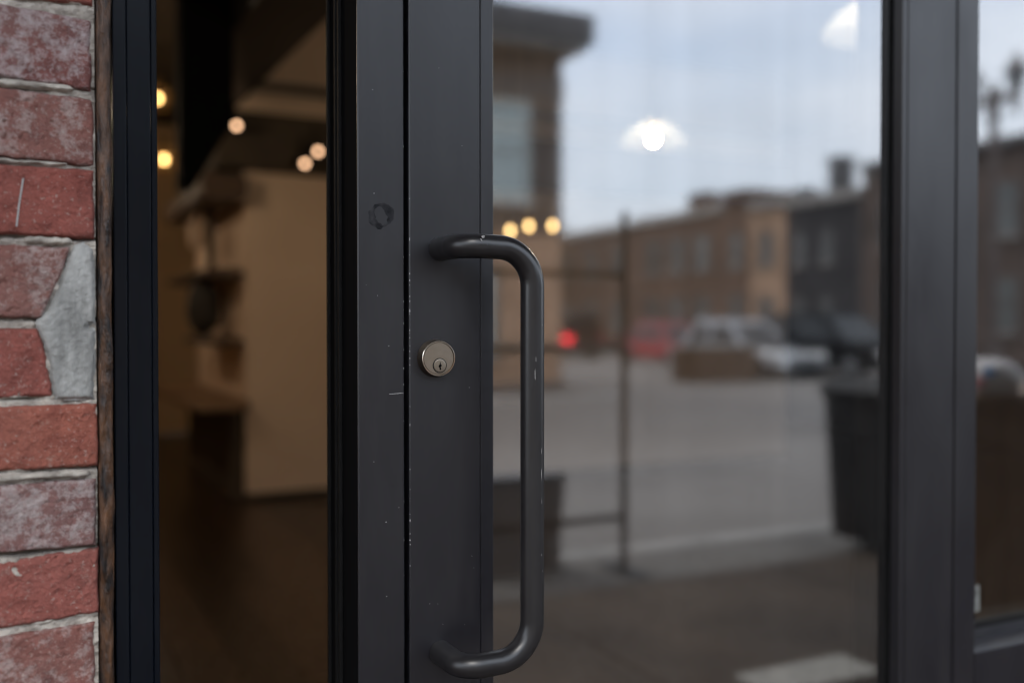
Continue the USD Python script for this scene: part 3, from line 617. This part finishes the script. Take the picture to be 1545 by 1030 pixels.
mb = extrude_xz([(x, z) for x, z in poly.buffer(-0.0005).exterior.coords[:-1]], 0.008, 0.06)
obj('mortar_patch', cat(mm, mb), M['mortar_grey'], bw, smooth=False, label='smooth grey mortar repair filling two broken bricks')
# flat pale slips of stone bedded in three of the joints
def slip(x0, x1, z0, z1, seed, y=-0.0015):
    def f(u, v):
        x = x0 + (x1 - x0) * u; taper = np.minimum(1, np.minimum(u, 1 - u) * 9) ** 0.5
        zc = (z0 + z1) / 2; z = zc + (v - 0.5) * (z1 - z0) * (0.25 + 0.75 * taper) + (meshkit.noise(np.c_[u * 9, v, 0 * u], seed) - 0.5) * 0.0018
        e = np.minimum(np.minimum(u, 1 - u) * (x1 - x0), np.minimum(v, 1 - v) * (z1 - z0))
        yv = y + np.where(e < 0.002, (0.002 - e) * 2.2, 0) + (meshkit.fbm(np.c_[x * 120, v, z * 200], 3, seed) - 0.5) * 0.003
        return np.c_[x, yv, z]
    p, f_ = grid_mesh(60, 9, f)
    m = trimesh.Trimesh(p, f_, process=False)
    if m.face_normals.mean(0)[1] > 0: m.invert()
    obj('stone_slip', m, M['mortar'], bw, smooth=True)
slip(-0.020, 0.049, 1.4050, 1.4120, 5); slip(-0.03, 0.043, 1.3392, 1.3437, 6); slip(0.008, 0.047, 1.2705, 1.2775, 7); slip(-0.03, 0.06, 1.0640, 1.0710, 8)
obj('scratch', sweep([(0.0025, -0.0012, 1.285), (0.0045, -0.0012, 1.303), (0.0080, -0.0012, 1.327)], 0.0008, 6), M['chip'], bw)

obj('shop_wall', cat(box(-6, -0.60, 0.0, 0.12, 0, 2.62), box(-6, 9, 0.0, 0.12, 2.622, 3.9), box(3.2, 9, 0.0, 0.12, 0.0, 2.62)), M['brick_dark'], label='rest of the brick shop wall round the door and window', cat='wall')

cp = thing('canopy', 'flat dark canopy over the pavement before the shop front', 'canopy')
obj('deck', box(-4, 7, -1.75, -0.004, 3.36, 3.52, 0.01), M['dark_trim'], cp)
obj('fascia', box(-4.02, 7.02, -1.79, -1.752, 3.30, 3.60, 0.005), M['black_steel'], cp)
# ---- weathered timber strip between brick and frame
def strip(u, v):
    z = 0.0 + 2.62 * v; a = u * math.pi
    wob = (meshkit.fbm(np.c_[z * 14, 0 * z, 0 * z], 4, 2) - 0.5) * 0.0045
    xl, xr_ = 0.0672 + 0 * z, 0.0797 + wob * 0.8
    x = (xl + xr_) / 2 - np.cos(a) * (xr_ - xl) / 2
    y = 0.010 - np.sin(a) ** 0.6 * 0.012
    q = np.c_[x * 90, y * 90, z * 16]
    y = y + (meshkit.fbm(q, 4, 4) - 0.5) * 0.011 + (meshkit.fbm(np.c_[x * 500, y * 100, z * 40], 3, 6) - 0.5) * 0.003
    return np.c_[x, y, z]
p, f_ = grid_mesh(18, 900, strip)
mm = trimesh.Trimesh(p, f_, process=False)
if mm.face_normals.mean(0)[1] > 0: mm.invert()
obj('timber_strip', cat(mm, box(0.0668, 0.0795, 0.013, 0.1, 0, 2.62)), M['timber_strip'], label='rough dark brown timber strip between brick wall and black frame', cat='trim', smooth=50)

# ---- frame of the doorway
fr = thing('door_frame', 'black metal frame round the open doorway and the glass door', 'frame')
c = 0.0012
obj('jamb', cat(box(0.0812, 0.0925, 0.004, 0.118, 0, 2.6, 0.0008), box(0.0931, 0.1133, 0.0046, 0.118, 0, 2.6, 0.0008), box(0.1139, 0.1192, 0.0056, 0.118, 0, 2.6, 0.0008)), M['jamb_black'], fr, label='navy black jamb beside the timber strip')
post = obj('mullion', box(0.309, 0.3585, 0.0, 0.004, 0, 2.3, 0.0012), M['frame_black'], fr)
obj('mullion_side', box(0.3098, 0.3585, 0.0042, 0.050, 0, 2.3, 0.0005), M['void'], post)
obj('mullion_back', box(0.3105, 0.3585, 0.0505, 0.118, 0, 2.3, c), M['void'], post)
obj('weather_strip', cat(box(0.3065, 0.3102, 0.056, 0.0625, 0, 2.3, 0.0008), box(0.3075, 0.3102, 0.072, 0.078, 0, 2.3, 0.0008), box(0.3068, 0.3102, 0.098, 0.104, 0, 2.3, 0.0008)), M['rubber'], post)
obj('door_stop', box(0.3588, 0.372, 0.050, 0.075, 0, 2.25), M['rubber'], fr)
j2 = obj('jamb', box(1.1755, 1.2185, 0.0, 0.118, 0, 2.6, c), M['frame_black'], fr)
obj('header', cat(box(0.1192, 0.309, 0.002, 0.118, 2.30, 2.6, c), box(0.309, 1.1755, 0.002, 0.118, 2.302, 2.6, c)), M['frame_black'], fr)

# ---- the door
dr = thing('glass_door', 'glazed black metal door with tubular pull handle and lock', 'door')
zb, zt = 0.012, 2.27
obj('stile', cat(box(0.364, 0.4446, 0.0, 0.044, zb, zt, c)), M['frame_black'], dr)
obj('stile', cat(box(1.0790, 1.172, 0.0, 0.044, zb, zt, c)), M['frame_black'], dr)
obj('rail', box(0.4454, 1.0782, 0.001, 0.044, zb, 0.26, c), M['frame_black'], dr)
obj('rail', box(0.4454, 1.0782, 0.001, 0.044, 2.16, zt, c), M['frame_black'], dr)
obj('glazing_bead', box(0.4452, 0.4604, 0.0008, 0.0165, 0.26, 2.16, 0.0008), M['frame_black'], dr)
obj('glazing_bead', box(1.0690, 1.0783, 0.0008, 0.0165, 0.26, 2.16, 0.0008), M['frame_black'], dr)
obj('glazing_bead', box(0.4604, 1.0690, 0.0010, 0.0165, 0.26, 0.275, 0.0008), M['frame_black'], dr)
obj('glazing_bead', box(0.4604, 1.0690, 0.0010, 0.0165, 2.145, 2.16, 0.0008), M['frame_black'], dr)
obj('gasket', cat(box(0.4452, 0.4612, 0.0166, 0.0196, 0.262, 2.158), box(1.0676, 1.0783, 0.0166, 0.0196, 0.262, 2.158), box(1.066, 1.0783, 0.027, 0.044, 0.262, 2.158), box(0.4452, 0.4604, 0.027, 0.044, 0.262, 2.158)), M['rubber'], dr)
obj('glass_pane', box(0.4456, 1.0780, 0.020, 0.0266, 0.262, 2.158), M['glass_door'], dr)

# pull handle: out of the stile, round a tight bend, sideways over the glass, down, and back
def bend(p0, corner, p1, r, n=14):
    p0, cn, p1 = map(lambda q: np.array(q, float), (p0, corner, p1))
    d0 = (p0 - cn) / np.linalg.norm(p0 - cn); d1 = (p1 - cn) / np.linalg.norm(p1 - cn)
    ct = cn + (d0 + d1) * r
    return [ct - d1 * r * math.cos(t) - d0 * r * math.sin(t) for t in np.linspace(0, math.pi / 2, n)]
X0, X1, ZT, ZL, YH, RT = 0.3980, 0.4765, 1.2790, 0.8570, -0.058, 0.0123
A, B, C, D_, E_, F = (X0, 0.002, ZT), (X0, YH, ZT), (X1, YH, ZT - 0.001), (X1, YH, ZL + 0.001), (X0, YH, ZL), (X0, 0.002, ZL)
lin = lambda p, q, n: [np.array(p) + (np.array(q) - np.array(p)) * t for t in np.linspace(0, 1, n)]
path = [np.array(A)] + bend(A, B, C, 0.022) + bend(B, C, D_, 0.038, 22)
path += lin(path[-1], (X1, YH, ZL + 0.041), 30)[1:-1] + bend(C, D_, E_, 0.038, 22) + bend(D_, E_, F, 0.022) + [np.array(F)]
hd = obj('pull_handle', sweep(path, RT, 32), M['handle_black'], dr, smooth=50)
chips = []
def chip(x, y, z, s, n=(0, -1, 0), stretch=1.0, seed=0):
    r = np.random.default_rng(seed + int(abs(x * 9e4) + abs(z * 7e4)))
    m = trimesh.creation.icosphere(1, 1.0); v = np.array(m.vertices)
    v *= (1 + r.uniform(-0.4, 0.4, (len(v), 1))); v *= np.array([s, 0.00025, s * stretch]); m.vertices = v
    nn = np.array(n, float); nn /= np.linalg.norm(nn)
    T = trimesh.geometry.align_vectors([0, -1, 0], nn); m.apply_transform(T); m.apply_translation((x, y, z)); return m
h = []
for (x, ang, s, st) in ((0.4165, 42, 0.0016, 1.0), (0.4180, 50, 0.0008, 1.6), (0.4135, 25, 0.0006, 2.5)):
    a = math.radians(ang); n = (0, -math.cos(a), math.sin(a)); h.append(chip(x, YH + RT * n[1], ZT + RT * n[2], s, n, st))
for (z, ang, s, st) in ((1.071, 24, 0.00035, 9), (1.048, 22, 0.0004, 14), (1.020, 25, 0.0003, 10), (1.150, -14, 0.00035, 16), (0.965, 22, 0.0005, 2), (0.948, 30, 0.0005, 1), (1.165, -10, 0.0003, 9), (1.20, 30, 0.0004, 2)):
    a = math.radians(ang); n = (math.sin(a), -math.cos(a), 0); h.append(chip(X1 + RT * n[0], YH + RT * n[1], z, s, n, st))
obj('paint_chips', cat(*h), M['handle_chip'], hd, kind='stuff')
r = np.random.default_rng(5)
ch_ = []
for k in range(34):
    z = r.choice([r.normal(1.21, 0.04), r.normal(1.235, 0.02), r.uniform(0.95, 1.4), r.normal(1.03, 0.05)]); ch_.append(chip(0.3646, 0.0004, z, r.uniform(0.0002, 0.0006), (-0.6, -1, 0), r.uniform(0.8, 2.6), k))
ch_ += [chip(r.uniform(0.37, 0.44), 0.0, r.uniform(0.87, 1.5), r.uniform(0.0002, 0.0005), seed=k) for k in range(9)]
obj('paint_chips', cat(*ch_), M['chip'], dr, kind='stuff')
ch_ = [chip(0.358, 0.0004, r.choice([r.normal(1.21, 0.05), r.uniform(0.9, 1.5)]), r.uniform(0.0003, 0.0007), (0.6, -1, 0), r.uniform(0.8, 2.5), k) for k in range(14)]
ch_ += [chip(0.3425 + 0.0007 * k, -0.0001, 1.1295 + 0.00003 * k, 0.0006, stretch=0.5, seed=k) for k in range(22)]
ch_ += [chip(r.uniform(0.315, 0.355), 0.0, r.uniform(0.87, 1.5), r.uniform(0.0002, 0.0006), seed=k) for k in range(9)]
obj('paint_chips', cat(*ch_), M['chip'], fr, kind='stuff')

# lock cylinder
lk = (0.3925, 0.0, 1.1655)
lock = obj('lock_collar', revolve([(0, 0), (0.0200, 0), (0.01980, 0.003), (0.01848, 0.0095), (0.01793, 0.0102), (0.01727, 0.0100), (0.01694, 0.0092), (0, 0.0092)], lk, 64, 'y'), M['nickel_dull'], dr, smooth=35)
obj('lock_face', revolve([(0, 0.0085), (0.01678, 0.0085), (0.01672, 0.0096), (0.01628, 0.0100), (0.0075, 0.0102), (0, 0.0102)], lk, 64, 'y'), M['nickel'], lock, smooth=35)
obj('lock_rim', revolve([(0.0171, 0.0101), (0.0182, 0.0098), (0.0184, 0.0102), (0.0178, 0.01075), (0.0172, 0.0107)], lk, 64, 'y'), M['nickel_bright'], lock, smooth=35)
pc = (lk[0] + 0.0010, 0.0, lk[2] - 0.0074)
obj('plug_ring', revolve([(0.0066, 0.0098), (0.0078, 0.0098), (0.0078, 0.01035), (0.0066, 0.01035)], pc, 48, 'y'), M['black_steel'], lock, smooth=35)
obj('plug', revolve([(0, 0.0098), (0.0067, 0.0098), (0.0067, 0.0110), (0.0060, 0.01135), (0, 0.0114)], pc, 48, 'y'), M['nickel'], lock, smooth=35)
kh = [(-0.0004, 0.0036), (0.0005, 0.0036), (0.0006, 0.0014), (0.0017, 0.0006), (0.0018, -0.0004), (0.0008, -0.0012), (0.0008, -0.0030), (0.0014, -0.0044), (-0.0006, -0.0046), (-0.0008, -0.0022), (-0.0018, -0.0012), (-0.0016, 0.0002), (-0.0005, 0.0012)]
obj('keyhole', extrude_xz([(pc[0] + x, pc[2] + z) for x, z in kh], -0.01148, -0.0112), M['void'], lock)

# smudged ring on the mullion: a dull greasy print
t = np.linspace(0, 2 * np.pi, 60)
def ring_print(u, v):
    a = u * 2 * np.pi; rr = 0.0105 + (v - 0.5) * (0.0055 + 0.003 * np.sin(a * 2 + 0.6)) + (meshkit.noise(np.c_[np.cos(a) * 4, np.sin(a) * 4, v * 3], 4) - 0.5) * 0.003
    return np.c_[0.3335 + rr * 0.98 * np.cos(a), np.full_like(a, -0.00015), 1.3105 + rr * 1.0 * np.sin(a)]
M['grease'] = usdkit.material(stage, '/World/Looks/grease', {'g': ('geometry', {}), 'n': ('noise_texture', {'scale': 110.0, 'detail': 7.0}), 'mr': ('map_range', {'from_min': 0.30, 'from_max': 0.62, 'to_min': 0.02, 'to_max': 0.5}), 't': ('transparent_bsdf', {}), 'd': ('diffuse_bsdf', {'color': (0.006, 0.006, 0.007)}), 'm': ('mix_closure', {})},
                        [('g.position', 'n.vector'), ('n.fac', 'mr.value'), ('mr.result', 'm.fac'), ('t.BSDF', 'm.closure1'), ('d.BSDF', 'm.closure2')], surface='m.closure')
p, f_ = grid_mesh(72, 6, ring_print)
mm = trimesh.Trimesh(p, f_, process=False)
if mm.face_normals.mean(0)[1] > 0: mm.invert()
obj('grease_ring', mm, M['grease'], post)

# ---- shop window right of the door
sw = thing('shop_window', 'large shop window right of the glass door, low black sill', 'window')
obj('sill', extrude_yz([(0.0, 0.0), (0.0, 0.733), (0.002, 0.735), (0.046, 0.735), (0.046, 0.0)], 1.2190, 3.19), M['frame_black'], sw)
obj('sill_back', box(1.2190, 3.19, 0.0465, 0.118, 0.0, 0.748, c), M['frame_black'], sw)
obj('frame', cat(box(3.14, 3.19, 0.0, 0.118, 0.75, 2.6, c), box(1.2190, 3.14, 0.0, 0.118, 2.52, 2.6, c)), M['frame_black'], sw)
obj('gasket', box(1.2190, 3.14, 0.0468, 0.056, 0.7481, 0.7545), M['rubber'], sw)
obj('glass_pane', box(1.2190, 3.14, 0.056, 0.062, 0.749, 2.53), M['glass_shop'], sw)
st = obj('sticker', box(1.278, 1.308, 0.0632, 0.0638, 0.766, 0.806), M['sticker'], label='small white sticker low on the shop window pane', cat='sticker')
obj('print', cat(hull([(1.2855, 0.0626, 0.799), (1.3025, 0.0626, 0.799), (1.2855, 0.0629, 0.796), (1.3025, 0.0629, 0.796)]), hull([(1.3000, 0.0626, 0.797), (1.3025, 0.0626, 0.797), (1.2935, 0.0626, 0.784), (1.2960, 0.0626, 0.784), (1.2935, 0.0629, 0.784), (1.3025, 0.0629, 0.797)]),
                 box(1.2895, 1.3005, 0.0626, 0.0629, 0.778, 0.7805), box(1.2875, 1.2995, 0.0626, 0.0629, 0.772, 0.7740)), M['ink'], st)

# ================================================================ the room behind
fl = thing('floor', kind='structure')
yq = np.arange(0.13, 10.7, 0.0)if False else None
for i, x in enumerate(np.arange(-1.2, 8.4, 0.19)):
    y = 0.12 - (i * 0.77) % 2.4 + 0.0
    while y < 10.6:
        a0, a1 = max(y, 0.12), min(y + 2.4, 10.6)
        if a1 - a0 > 0.05: obj('floorboard', box(x + 0.001, x + 0.189, a0 + 0.001, a1 - 0.001, -0.02, rng.uniform(-0.001, 0.0008)), M['floor_wood'], fl)
        y += 2.4
obj('subfloor', box(-2.6, 9, 0.12, 10.7, -0.1, -0.021), M['dark_ceiling'], fl)
obj('ceiling', box(-2.6, 9, 0.12, 10.7, 3.4, 3.5), M['dark_ceiling'], kind='structure')
obj('wall_back', box(-2.6, 9, 10.6, 10.75, 0, 3.4), M['plaster_orange'], kind='structure')
obj('wall_left', box(-2.75, -2.6, 0.12, 10.75, 0, 3.4), M['plaster_orange'], kind='structure')
obj('wall_right', box(8.4, 8.6, 0.12, 10.75, 0, 3.4), M['void'], kind='structure')

pw = thing('partition', 'white partition wall with a dark bulkhead above it', 'wall')
obj('panel', box(1.41, 6.17, 5.9, 7.9, 0.05, 2.24), M['plaster'], pw)
obj('skirting', box(1.395, 6.18, 5.885, 7.9, 0.0, 0.048), M['dark_ceiling'], pw)
obj('bulkhead', box(1.2, 6.17, 5.75, 6.6, 2.245, 2.62), M['dark_ceiling'], pw)
obj('upper_wall', box(1.1, 6.17, 6.0, 6.6, 2.625, 3.395), M['plaster'], pw)
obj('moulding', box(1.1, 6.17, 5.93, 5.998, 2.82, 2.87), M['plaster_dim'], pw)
bm = thing('ceiling_beam', 'long black steel beam under the ceiling with hanging bracket', 'beam')
obj('beam', box(0.95, 1.32, 1.2, 5.6, 2.62, 3.0, 0.01), M['black_steel'], bm)
obj('bracket', extrude_xz([(0.705, 3.39), (0.70, 1.84), (0.755, 1.84), (0.945, 2.17), (0.945, 3.39)], 3.9, 4.05), M['void'], bm)
obj('rod', cat(cyl((1.1, 2.0, 2.98), (1.1, 2.0, 3.4), 0.012, 8), cyl((1.1, 5.0, 2.98), (1.1, 5.0, 3.4), 0.012, 8)), M['black_steel'], bm)

def live_shelf(label, y0, y1, z0, z1, w, seed):
    def f(u, v):
        y = y0 + (y1 - y0) * u; a = v * 2 * np.pi
        x = 1.40 - w / 2 + np.cos(a) * w / 2 * (1 + 0.12 * (meshkit.noise(np.c_[u * 6, np.cos(a), np.sin(a)], seed) - 0.5)); zc, hz = (z0 + z1) / 2, (z1 - z0) / 2
        z = zc + np.clip(np.sin(a) * 1.6, -1, 1) * hz * (1 + 0.3 * (meshkit.noise(np.c_[u * 5, np.cos(a) + 4, np.sin(a)], seed) - 0.5))
        return np.c_[np.minimum(x, 1.408), y, z]
    p, f_ = grid_mesh(20, 17, f)
    ends = [np.array([[1.40 - w / 2, y0, (z0 + z1) / 2]]), np.array([[1.40 - w / 2, y1, (z0 + z1) / 2]])]
    n = len(p); p = np.vstack([p] + ends)
    cap = [[n, k, k + 1] for k in range(16)] + [[n + 1, 19 * 17 + k + 1, 19 * 17 + k] for k in range(16)]
    m = trimesh.Trimesh(p, np.vstack([f_, cap]), process=False); m.fix_normals()
    return obj('wall_shelf', m, M['shelf_wood'], smooth=40, label=label, cat='shelf')
live_shelf('thick rough log shelf, topmost on the side of the partition', 5.75, 7.6, 2.02, 2.20, 0.30, 3)
live_shelf('thin dark middle shelf below the log shelf', 5.9, 7.7, 1.52, 1.585, 0.26, 4)
live_shelf('lowest dark shelf under the dark cloth bag', 5.9, 7.0, 1.06, 1.115, 0.24, 5)
obj('hanging_rod', cyl((1.28, 6.45, 1.59), (1.28, 6.45, 2.03), 0.03, 10), M['black_steel'], label='black rod hanging between log shelf and middle shelf', cat='rod')
obj('jar', revolve([(0, 0), (0.07, 0), (0.085, 0.05), (0.085, 0.16), (0.05, 0.21), (0.05, 0.24), (0, 0.24)], (1.25, 6.75, 1.78), 16), M['plaster'], label='pale jar hanging under the log shelf', cat='jar', smooth=40)
bag = sphere((1.24, 6.75, 1.31), 0.2, 3, (0.65, 1.0, 1.0)); bag.apply_translation((0.44, 0, 0))
v = np.array(sphere((0, 0, 0), 1, 3).vertices); nz = 1 + 0.25 * (meshkit.fbm(v * 2.2, 3, 3) - 0.5)[:, None]
bag = trimesh.Trimesh(v * nz * np.array([0.12, 0.22, 0.21]) + np.array([1.25, 6.6, 1.325]), sphere((0, 0, 0), 1, 3).faces, process=False)
obj('cloth_bag', bag, M['dark_fabric'], label='slumped dark cloth bag on the lowest shelf', cat='bag', smooth=True)
ct = thing('counter', 'small wooden counter slab fixed to the partition side', 'counter')
obj('top', box(1.05, 1.409, 5.75, 7.85, 0.63, 0.70, 0.01), M['counter_wood'], ct)
obj('support', box(1.32, 1.409, 5.95, 7.8, 0.0, 0.629), M['dark_ceiling'], ct)
dd = thing('inner_door', 'plain orange-brown inner door in the back wall with black handle', 'door')
obj('leaf', box(0.85, 1.45, 10.55, 10.596, 0, 2.1, 0.004), M['plaster_orange'], dd)
obj('handle', cat(cyl((0.95, 10.55, 1.02), (0.95, 10.48, 1.02), 0.03, 10), box(0.94, 1.12, 10.46, 10.485, 1.0, 1.04)), M['black_steel'], dd)
obj('hook', cat(cyl((1.1, 10.55, 1.55), (1.1, 10.46, 1.55), 0.07, 12)), M['black_steel'], dd)

# ---- lamps
def pendant(loc, label):
    t = thing('pendant_lamp', label, 'lamp', loc)
    obj('bulb', cat(sphere((0, 0, 0.03), 0.019, 2, (1, 1, 1.4))), M['bulb_white'], t, smooth=True)
    obj('shade', revolve([(0.152, 0.0), (0.155, 0.004), (0.145, 0.03), (0.115, 0.065), (0.07, 0.095), (0.032, 0.11), (0.028, 0.11), (0.066, 0.091), (0.11, 0.061), (0.14, 0.027), (0.149, 0.0)], (0, 0, 0), 36), M['shade_glass'], t, smooth=40)
    obj('socket', cat(cyl((0, 0, 0.085), (0, 0, 0.175), 0.03, 16, 0.022)), M['brass'], t, smooth=30)
    obj('cord', cyl((0, 0, 0.17), (0, 0, 3.4 - loc[2]), 0.004, 6), M['cord'], t)
    return t
pd = pendant((2.705, 2.95, 2.05), 'white glass pendant lamp hanging deeper in the shop, whole in view')
dup(pd, (2.43, 1.35, 2.112), 0, 'white glass pendant lamp nearest the door, half hidden by the column')

dup(pd, (0.15, 7.6, 2.3), 0, 'white glass pendant lamp over the back left of the room')
dup(pd, (-0.5, 3.2, 2.3), 0, 'white glass pendant lamp over the front left of the room')
dup(pd, (0.1, 4.7, 2.3), 0, 'white glass pendant lamp over the middle left of the room')
dup(pd, (4.6, 1.35, 2.112), 0, 'white glass pendant lamp behind the right shop window')
def globe(loc, label):
    t = thing('globe_lamp', label, 'lamp', loc)
    obj('bulb', sphere((0, 0, 0), 0.022, 2, (1, 1, 1.3)), M['bulb_amber'], t, smooth=True)
    obj('globe', sphere((0, 0, 0), 0.105, 3), M['globe_glass'], t, smooth=True)
    obj('socket', cyl((0, 0, 0.09), (0, 0, 0.17), 0.03, 12), M['brass'], t)
    obj('cord', cyl((0, 0, 0.14), (0, 0, 3.4 - loc[2]), 0.004, 6), M['cord'], t)
    return t
gl = globe((1.08, 7.4, 2.52), 'round clear globe lamp, lower of the two beside the left jamb')
dup(gl, (1.035, 7.4, 3.0), 0, 'round clear globe lamp, upper of the two, cut by the left jamb')

def spot(loc, label):
    t = thing('spot_lamp', label, 'lamp', loc)
    obj('can', cyl((0, 0.0, 0), (0.02, 0.16, 0.03), 0.05, 16), M['black_steel'], t)
    obj('lens', cyl((0, -0.004, 0), (0, 0.006, 0.001), 0.018, 16), M['spot_glow'], t)
    obj('stem', cyl((0.01, 0.1, 0.04), (0.01, 0.1, 0.2), 0.01, 8), M['black_steel'], t)
    return t
s0 = spot((1.296, 5.6, 2.486), 'small spot lamp under the bulkhead nearest the hanging bracket')
dup(s0, (1.832, 5.6, 2.361), 0, 'small spot lamp, right one of the close pair under the bulkhead')
dup(s0, (1.742, 5.6, 2.274), 0, 'small spot lamp, left and lower one of the close pair')

def bulb(loc, label):
    t = thing('hanging_bulb', label, 'lamp', loc)
    obj('bulb', sphere((0, 0, 0), 0.019, 2, (1, 1, 1.35)), M['bulb_warm'], t, smooth=True)
    obj('socket', cyl((0, 0, 0.036), (0, 0, 0.1), 0.018, 10), M['brass'], t)
    obj('cord', cyl((0, 0, 0.1), (0, 0, 3.4 - loc[2]), 0.004, 6), M['cord'], t)
    return t
bu = bulb((2.974, 5.0, 1.83), 'bare warm bulb left of the three above the pull handle')
dup(bu, (3.114, 5.0, 1.867), 0, 'bare warm bulb in the middle of the three above the pull handle')
dup(bu, (3.298, 5.0, 1.876), 0, 'bare warm bulb right of the three above the pull handle')

# ---- furniture seen through the door glass
obj('column', cat(box(1.655, 1.755, 0.60, 0.66, 0, 3.39, 0.004), box(1.635, 1.775, 0.58, 0.68, 0.002, 0.03)), M['black_steel'], label='slim black steel column just inside the glass door', cat='column')

wc = thing('display_counter', 'brown wooden display counter on the pavement before the shop window', 'counter', (4.0, -1.62, 0))
for i in range(9):
    x = -0.9 + i * 0.2
    obj('plank', box(x + 0.003, x + 0.197, 0.20, 0.222, 0.06, 0.90, 0.003), M['board_wood'], wc)
obj('carcass', box(-0.9, 0.9, -0.20, 0.199, 0.004, 0.90), M['shelf_wood'], wc)
obj('top', box(-0.94, 0.94, -0.23, 0.25, 0.902, 0.945, 0.006), M['board_wood'], wc)
v = np.array(sphere((0, 0, 0), 1, 3).vertices); v = v * (1 + 0.18 * (meshkit.fbm(v * 2.5, 3, 9) - 0.5))[:, None]
pk = thing('packet', 'crumpled white packet with blue and pink print on the counter', 'packet', (3.20, -1.45, 0.945))
obj('wrapper', trimesh.Trimesh(np.clip(v, [-9, -9, -0.55], [9, 9, 9]) * np.array([0.15, 0.09, 0.085]) + np.array([0.06, 0, 0.047]), sphere((0, 0, 0), 1, 3).faces, process=False), M['packet'], pk, smooth=60)
obj('print', sphere((-0.01, 0.055, 0.075), 0.035, 2, (1, 0.7, 0.75)), M['print_blue'], pk)
obj('print', sphere((-0.06, 0.055, 0.045), 0.03, 2, (1, 0.6, 0.75)), M['print_pink'], pk)
